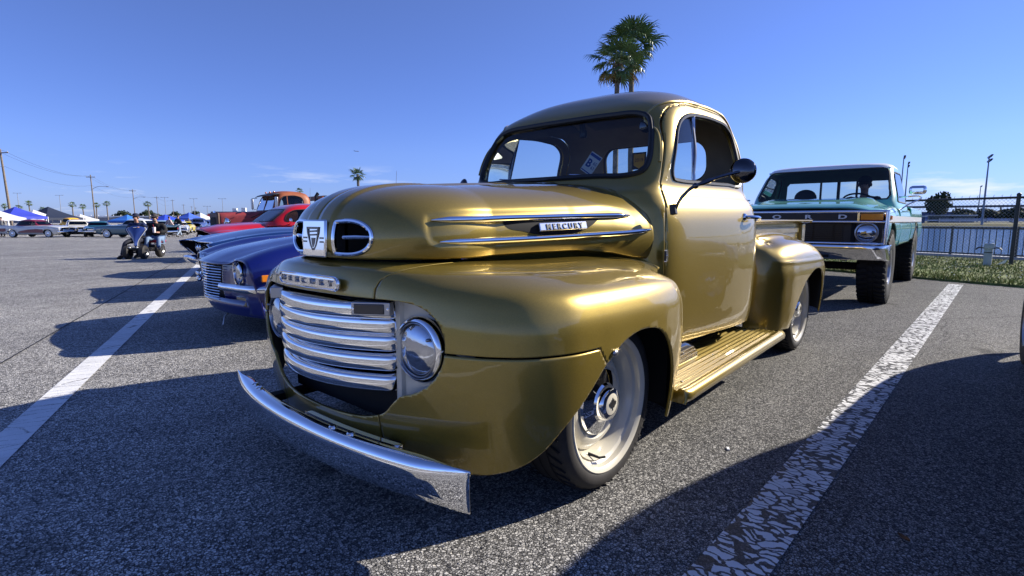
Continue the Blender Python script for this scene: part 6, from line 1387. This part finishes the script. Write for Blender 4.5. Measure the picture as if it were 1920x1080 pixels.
def near_palm(x, y, h, label, seed, lean=(0,0), n=40, size=1.0, rt=.15):
    rng = np.random.default_rng(seed); T = thing('palm_tree',label,'tree',(x,y,.04),0,'tall palms behind the gold truck')
    zs = np.linspace(0,h,40); P = [(lean[0]*(z/h)**1.6,lean[1]*(z/h)**1.6,z) for z in zs]; rr = rt*(1.25-.4*np.clip(zs/1.2,0,1)-.12*zs/h)*(1+.03*np.sin(zs*34))
    obj('trunk', MB().tube(P,rr,14), BARK, T, smooth=30); top = Vector(P[-1])
    bt = MB()
    for k in range(60):
        a = rng.uniform(0,6.28); z = -rng.uniform(.05,.8); q = top+Vector((math.cos(a)*.13,math.sin(a)*.13,z)); bt.bar(q,q+Vector((math.cos(a)*.10,math.sin(a)*.10,.16)),.035,.012)
    obj('leaf_bases', bt, FRONDB, T, smooth=0, kind='stuff')
    for M,yl in frond_mats(rng,n):
        me = FR_Y[rng.integers(2)] if yl else FR_ME[rng.integers(5)]; o = bpy.data.objects.new('frond',me); COL.objects.link(o); o.parent = T
        o.matrix_local = Matrix.Translation(top+Vector((0,0,.05))) @ M @ Matrix.Scale(size,4)
    return T
near_palm(-20.15,-10.05,8.55,'taller palm with trunk rising behind the cab roof, some yellow fronds',11,(-.10,-.20),32,1.02)
near_palm(-18.25,-9.75,7.35,'shorter palm with hanging fronds, left of the taller one behind the cab',12,(-.05,-.05),27,.95,.14)
def far_palm_mesh(seed, n=20):
    rng = np.random.default_rng(seed); mb = MB()
    for M,yl in frond_mats(rng,n):
        f = fan_leaf(int(rng.integers(99))); A = np.array(M)
        mb.add(np.concatenate(f.v) @ A[:3,:3].T + A[:3,3], f.f)
    return make_mesh('crown',mb,FROND,0,False)
FPC = [far_palm_mesh(s) for s in (1,2,3)]; _tk = {}
def far_palm(x, y, h, label, k, size=1.0, lean=0.0, zb=None, group='palms along the far horizon'):
    T = thing('palm_tree',label,'tree',(x,y,ground_z(x,y) if zb is None else zb),0,group)
    c = bpy.data.objects.new('crown',FPC[k%3]); COL.objects.link(c); c.parent = T; c.location = (lean,0,h); c.scale = (size,)*3; c.rotation_euler = (0,0,k*1.3)
    obj('trunk', MB().tube([(0,0,0),(lean*.4,0,h*.5),(lean,0,h+.1)],[.26*size,.20*size,.19*size],8), BARK, T)
far_palm(-43.0,-66.6,7.6,'lone palm rising above the hood of the gold truck',0,1.0,.2,.0,None)
far_palm(-82.3,-160.,10.2,'palm standing behind the orange cab of the old work truck',1,.95,.1,.0,None); far_palm(-80.0,-166.,8.2,'small palm peeping out left of the palm behind the orange cab',2,.8,0,.0,None)
for k,(x,y,h,s,lb) in enumerate([(-28.9,-316.6,7.6,1.15,'far palm left of the leaning pole at the frame edge'),(-33.1,-311.7,7.0,1.1,'far palm just right of the leaning pole'),(-36.3,-308.,8.8,1.15,'far palm above the white tents, taller than its neighbours'),(-39.5,-304.4,6.2,1.1,'far palm peeping over the navy tent peak'),(-48.4,-294.2,8.2,1.2,'far palm above the yellow pickup cab'),(-51.5,-290.5,7.4,1.1,'far palm right of the one above the yellow cab'),(-55.0,-286.5,8.0,1.1,'far palm just right of the lamp pole with curved arm'),(-58.2,-282.8,8.6,1.15,'far palm between the curved lamp pole and the scooter'),(-70.1,-269.1,8.4,1.25,'far palm above the bearded scooter rider')]):
    far_palm(x,y,h,lb,k,s,.3*((k%3)-1))
# ---------------------------------------------------------------- broad trees
LEAFD = mat('dark_foliage',(.022,.036,.014),.75,spec=.25,var=(.8,.4)); WOOD = mat('tree_bark',(.10,.08,.06),.9,var=(6,.2))
def crown_mesh(seed, blobs, n=900, leaf=.35):
    rng = np.random.default_rng(seed); V = []; F = []
    w = np.array([b[3]*b[4]*b[5] for b in blobs]); w /= w.sum()
    for k in range(n):
        b = blobs[rng.choice(len(blobs),p=w)]; d = rng.normal(0,1,3); d /= np.linalg.norm(d); q = rng.random()**.35
        c = np.array(b[:3])+d*q*np.array(b[3:]); u = rng.normal(0,1,3); u /= np.linalg.norm(u); v = np.cross(u,d); v /= np.linalg.norm(v)+1e-9; s = leaf*rng.uniform(.5,1.2)
        i = len(V); V += [c-u*s-v*s*.5,c+u*s-v*s*.6,c+u*s*.8+v*s*.6,c-u*s*.9+v*s*.5]; F.append((i,i+1,i+2,i+3))
    mb = MB(); mb.add(V,F); return make_mesh('crown',mb,LEAFD,0,False)
CRN = [crown_mesh(s,[(0,0,3.4,3.2,3.0,1.6),(-2.6,.4,2.8,2.2,2.0,1.3),(2.7,-.3,2.9,2.3,2.1,1.4),(.8,.8,4.6,1.8,1.8,1.1),(-1.2,-.6,4.2,1.6,1.6,1.0)],1500,.30) for s in (1,2)]
def shade_tree(x, y, zb, sc, label, k, group):
    T = thing('shade_tree',label,'tree',(x,y,zb),k*1.7,group); T.scale = sc
    c = bpy.data.objects.new('crown',CRN[k%2]); COL.objects.link(c); c.parent = T
    mb = MB().tube([(0,0,0),(.1,0,1.2),(0,.1,2.4),(.2,.1,3.8)],[.34,.26,.2,.08],8)
    for a in range(5): mb.tube([(.05,.05,1.6+.15*a),(math.cos(a*1.3)*1.6,math.sin(a*1.3)*1.5,3.0)],[.12,.04],6)
    obj('trunk', mb, WOOD, T)
for k,(x,y,s,lb) in enumerate([(-85.2,-374.7,1.25,'round dark tree on the horizon left of the second curved lamp pole'),(-91.2,-367.9,.95,'low dark tree on the horizon just left of the second lamp pole'),(-94.5,-364.1,1.3,'wide dark tree on the horizon right of the second lamp pole'),(-99,-358.9,.9,'low dark tree on the horizon above the deep blue tent'),(-105.1,-351.8,1.15,'dark tree on the horizon above the dark jacketed walker'),(-109.6,-346.6,1.0,'dark tree on the horizon left of the far T lamp'),(-113,-342.5,1.2,'dark tree on the horizon between two T lamps'),(-119,-336,.95,'last dark tree on the horizon before the red work truck')]):
    shade_tree(x,y,-.4,(s,s,s*1.05),lb,k,'dark trees along the far track')
for k,(x,y,sc,lb) in enumerate([(-214,-7.2,(1.2,1.2,1.75),'big round dark tree on the far shore behind the tow mirror'),(-206,-17,(.9,.9,1.05),'smaller dark tree left of the big round one on the far shore'),(-222,-1.0,(1.1,1.1,.85),'low dark tree right of the big round one on the far shore'),(-228,4.5,(1.2,1.2,.85),'low dark tree behind the middle of the silver bleachers'),(-232,10.5,(1.2,1.2,.9),'low dark tree behind the right end of the bleachers'),(-238,17,(1.2,1.2,.9),'low dark tree beyond the dark fence post'),(-243,24,(1.2,1.2,.9),'low dark tree at the right edge of the far shore'),(-212,-26,(1.2,1.2,.9),'low dark tree on the far shore hidden partly by the teal truck')]):
    shade_tree(x,y,.2,sc,lb,k,'dark trees on the far shore')
# ---------------------------------------------------------------- poles, wires, lamps
POLE = mat('pole_wood',(.20,.16,.12),.9,var=(5,.2)); LAMPG = mat('lamp_grey',(.25,.26,.28),.5,.4)
def utility_pole(x, y, h, label, arm=None, tilt=0, r=.16, cross=True):
    T = thing('utility_pole',label,'pole',(x,y,ground_z(x,y)),R(70),'utility poles along the left horizon'); T.rotation_euler = (0,R(tilt),R(138))
    obj('shaft', MB().tube([(0,0,0),(0,0,h)],[r,r*.62],10), POLE, T)
    if cross:
        ca = obj('cross_arm', MB().box((0,0,h-.55),(2.0,.10,.12)), POLE, T)
        for q in (-.9,-.35,.9): obj('insulator', MB().lathe([(.05,0),(.06,.06),(.04,.16),(0,.18)],8,(q,0,h-.49)), LAMPG, ca)
    if arm:
        ar = obj('lamp_arm', MB().tube(curve([(0,0,arm[0]-.4),(arm[1]*.35,0,arm[0]+.25),(arm[1],0,arm[0]+.3)],14),.05,6), LAMPG, T)
        obj('lamp_head', MB().ball((arm[1]+.25,0,arm[0]+.28),(.42,.16,.10),12,8), LAMPG, ar)
    return T
utility_pole(-9.0,-102.7,11.5,'thick leaning utility pole at the left frame edge',None,-2.2,.19); utility_pole(-29.6,-158.9,12.3,'utility pole with long curved lamp arm left of the scooter',(9.2,3.2),-.6,.17)
utility_pole(-50.7,-211.5,11.8,'second utility pole with curved lamp arm above the scooter riders',(8.9,3.2),-.6,.17); utility_pole(-74.2,-272.2,12.0,'third utility pole, right of the scooter riders'); utility_pole(-94.1,-318.5,12.4,'fourth utility pole, above the walkers')
utility_pole(-112.,-359.3,11.2,'fifth utility pole, right of the walkers'); utility_pole(-128.,-395.,11.0,'sixth utility pole, smaller, left of the red truck'); utility_pole(-142.,-430.,11.0,'farthest utility pole beside the red truck radiator')
for k,(zo,yo) in enumerate(((-.38,0),(-.38,.9),(-2.6,0))):
    pts = []
    ends = [(20,-42,11.5),(-9,-102.7,11.5),(-29.6,-158.9,12.3),(-50.7,-211.5,11.8),(-74.2,-272.2,12.0),(-94.1,-318.5,12.4)]
    for (a,b) in zip(ends[:-1],ends[1:]):
        for t in np.linspace(0,1,12,endpoint=False): pts.append((a[0]+(b[0]-a[0])*t+yo*.75,a[1]+(b[1]-a[1])*t-yo*.6,a[2]+(b[2]-a[2])*t+zo-4*1.1*t*(1-t)-.3))
    tag(obj('overhead_wire', MB().tube(pts,.016,4), FDARK, smooth=0), ['thin overhead wire along the pole tops, upper strand','thin overhead wire along the pole tops, offset strand','thin overhead wire lower down the utility poles'][k],'wire','overhead wires between the utility poles')
def t_lamp(x, y, h, label, heads=2):
    T = thing('lamp_post',label,'lamp post',(x,y,ground_z(x,y)),R(138),'twin head lamp posts on the left horizon'); obj('shaft', MB().tube([(0,0,0),(0,0,h)],[.15,.09],8), LAMPG, T)
    obj('cross_bar', MB().box((0,0,h),(2.6,.10,.10)), LAMPG, T)
    for q in (-1.4,1.4): obj('lamp_head', MB().box((q,0,h+.02),(.8,.35,.16)), LAMPG, T, bevel=.04)
for x,y,h,lb in ((-36.2,-339.,14.2,'twin head lamp post right of the leaning pole'),(-49.1,-324.1,13.2,'twin head lamp post above the white tent'),(-81.5,-286.8,12.2,'twin head lamp post between third and fourth utility poles'),(-90.4,-276.5,11.6,'twin head lamp post right of the fifth utility pole'),(-99.2,-266.4,11.6,'twin head lamp post left of the work truck radiator'),(-93.,-268.,8.0,'short twin head lamp post near the work truck')): t_lamp(x,y,h,lb)
def flood(x, y, h, label, rows, nper, rz):
    T = thing('floodlight_mast',label,'floodlight',(x,y,.2),R(rz),'floodlight masts beyond the lake'); obj('mast', MB().tube([(0,0,0),(0,0,h)],[.20,.10],10), LAMPG, T)
    for r_ in range(rows):
        z = h-.75*r_; obj('lamp_bar', MB().box((0,0,z),(.12,.62*nper,.12)), LAMPG, T)
        for k in range(nper): obj('flood_lamp', MB().lathe([(.05,.15),(.22,-.02),(.25,-.2),(0,-.2)],10,(.1,.62*(k-(nper-1)/2),z+.1),(-.8,0,.5)), BLACKP, T)
flood(-147.1,-11.3,14.8,'tall floodlight mast left of the pair above the tow mirror',1,9,95); flood(-160.3,-11.5,14.6,'floodlight mast with two lamp rows above the tow mirror',2,6,95); flood(-132.7,2.9,12.6,'floodlight mast with two lamp rows left of the dark fence post',2,8,95); flood(-225.7,2.4,11.6,'small distant floodlight mast beside the tall one',1,4,95)
# ---------------------------------------------------------------- track wall, buildings, shore stands
wl = thing('track_wall','long grey concrete track wall with white rail along the left horizon','wall',(0,0,0))
WD = np.array((-129.5-(-24.3),-308.4+429.6)); WD = WD/np.linalg.norm(WD)
CONC = mat('grey_concrete',(.26,.26,.27),.9,var=(.15,.15))
obj('wall', MB().bar((-24.3-WD[0]*300,-429.6-WD[1]*300,1.2),(-129.5-WD[0]*-60,-308.4-WD[1]*-60,1.2),.6,3.4), CONC, wl, smooth=0)
obj('white_rail', MB().bar((-24.3-WD[0]*300,-429.6-WD[1]*300,3.35),(-129.5+WD[0]*60,-308.4+WD[1]*60,3.35),.3,.55), WHITEP, wl, smooth=0)
_pm = None
for k in range(60):
    q = np.array((-24.3,-429.6))+WD*(k*4.2-60)
    if _pm is None: o = obj('rail_post', MB().box((0,0,3.6),(.25,.25,1.1)), WHITEP, wl, smooth=0); _pm = o.data
    else: o = bpy.data.objects.new('rail_post',_pm); COL.objects.link(o); o.parent = wl
    o.location = (q[0],q[1],0)
bd = thing('flat_roof_building','low grey flat roofed building with two white rooftop units behind the red truck','building',(-84.,-213.,-.4),R(140))
obj('wall', MB().box((0,0,2.1),(14,9,4.2)), mat('building_grey',(.30,.29,.30),.8), bd); obj('roof', MB().box((0,0,4.5),(14.8,9.8,.5)), mat('roof_dark',(.10,.10,.12),.8), bd)
for x,h in ((.2,1.3),(3.4,1.5)): obj('rooftop_unit', MB().box((x,-2,4.75+h/2),(1.5,1.5,h)), WHITEP, bd, bevel=.05)
for k in range(5): obj('window', MB().box((-5+2.4*k,-4.52,2.3),(1.4,.08,1.2)), SMOKE, bd, smooth=0)
gs = thing('grandstand','long distant grandstand with dark roof and blue seats beyond the lake','grandstand',(-470,30,.2),R(4))
SEATS = mat('blue_seats',(.10,.16,.36),.7,var=(.4,.3))
obj('seating_bank', MB().prism([(-8,1.5),(8,6.8),(8,0),(-8,0)],-46,90,'xz').xf(Matrix.Rotation(math.pi,4,'Z')), SEATS, gs, smooth=0)
obj('roof', MB().box((-6,-22,10.2),(14,136,1.2)), mat('roof_dark',()), gs, smooth=0)
for k in range(12): obj('roof_post', MB().box((-11,-84+11.5*k,5),(.8,.8,10)), LAMPG, gs, smooth=0)
def bleacher(x, y, L, label, rz):
    T = thing('bleachers',label,'bleachers',(x,y,.2),R(rz),'silver bleachers on the far shore')
    for k in range(5): obj('bench_row', MB().box((-.8*k,0,.40+.24*k),(.5,L,.07)), mat('aluminium',(.55,.60,.70),.35,.7), T, smooth=0)
    for y_ in (-L/2+.2,0,L/2-.2): obj('frame', MB().prism([(.3,0),(.3,.35),(-3.6,1.5),(-3.6,0)],y_-.06,y_+.06,'xz'), LAMPG, T, smooth=0)
bleacher(-204.5,-1.5,10,'left bank of silver bleachers on the far shore',0); bleacher(-206,10.2,13,'right bank of silver bleachers on the far shore',3)
def shed(x, y, d, col, label, rz=8):
    T = thing('low_shed',label,'shed',(x,y,.2),R(rz),'low sheds on the far shore'); obj('wall', MB().box((0,0,d[2]/2),d), mat('shed_%d'%int(col[2]*100),col,.7), T, smooth=0)
    obj('roof', MB().box((0,0,d[2]+.2),(d[0]+1,d[1]+1.2,.4)), mat('pale_roof',(.62,.63,.64),.6), T, smooth=0); obj('door', MB().box((d[0]/2+.02,0,1.0),(.06,1.2,2.0)), DARK, T, smooth=0)
shed(-206,-13.5,(5,7,1.9),(.05,.09,.20),'low blue shed on the far shore left of the big tree'); shed(-216,-4.0,(5,11,2.2),(.10,.11,.11),'low open shed with pale roof below the big tree')
shed(-214,21,(4,6,2.2),(.20,.22,.26),'small grey shed right of the bleachers')
obj_ = thing('guard_rail','long pale guard rail along the far shore of the lake','rail',(-200,0,.3)); obj('rail', MB().bar((-3,-40,.8),(-16,60,.8),.08,.3), mat('aluminium',()), obj_, smooth=0)
for k in range(21): obj('post', MB().box((-3-.65*k,-40+5*k,.4),(.15,.15,.8)), LAMPG, obj_, smooth=0)
# a small aeroplane far off
ap = thing('aeroplane','tiny dark aeroplane in the sky above the lone palm','aeroplane',(-1998.6,-3076.4,449),R(150))
obj('fuselage', MB().tube([(-16,0,0),(-13,0,.4),(-4,0,0),(10,0,0),(15,0,-.3),(17,0,-.5)],[.3,1.2,1.9,1.9,1.2,.2],12), LAMPG, ap)
both('wing', lambda: MB().prism([(3,1),(-2,1),(-7,16),(-5,16)],-.3,.1,'xy'), LAMPG, parent=ap); obj('tail_fin', MB().prism([(-11,1),(-15,1),(-17,6),(-15,6)],-.15,.15,'xz'), LAMPG, ap); both('tailplane', lambda: MB().prism([(-12,.5),(-15,.5),(-17,6),(-15.5,6)],.3,.5,'xy'), LAMPG, parent=ap)

lf = tag(obj('dry_leaf', MB().grid(np.array([[(.022*a_,.011*b_*(1-a_*a_),.006+.006*abs(b_)+.004*a_*a_) for b_ in np.linspace(-1,1,5)] for a_ in np.linspace(-1,1,9)])), mat('dead_leaf',(.20,.09,.03),.7,var=(40,.3)), smooth=0), 'curled brown leaf on the shaded asphalt in the lower right corner','leaf'); lf.location = (-.32,1.74,0); lf.rotation_euler = (0,0,.9)
pc = tag(obj('paper_scrap', MB().box((0,0,.004),(.028,.011,.004)), PAPER, smooth=0), 'tiny white paper scrap on sunlit asphalt right of the front wheel','litter'); pc.location = (-.65,1.07,0); pc.rotation_euler = (0,0,.5)
bpy.context.view_layer.update()
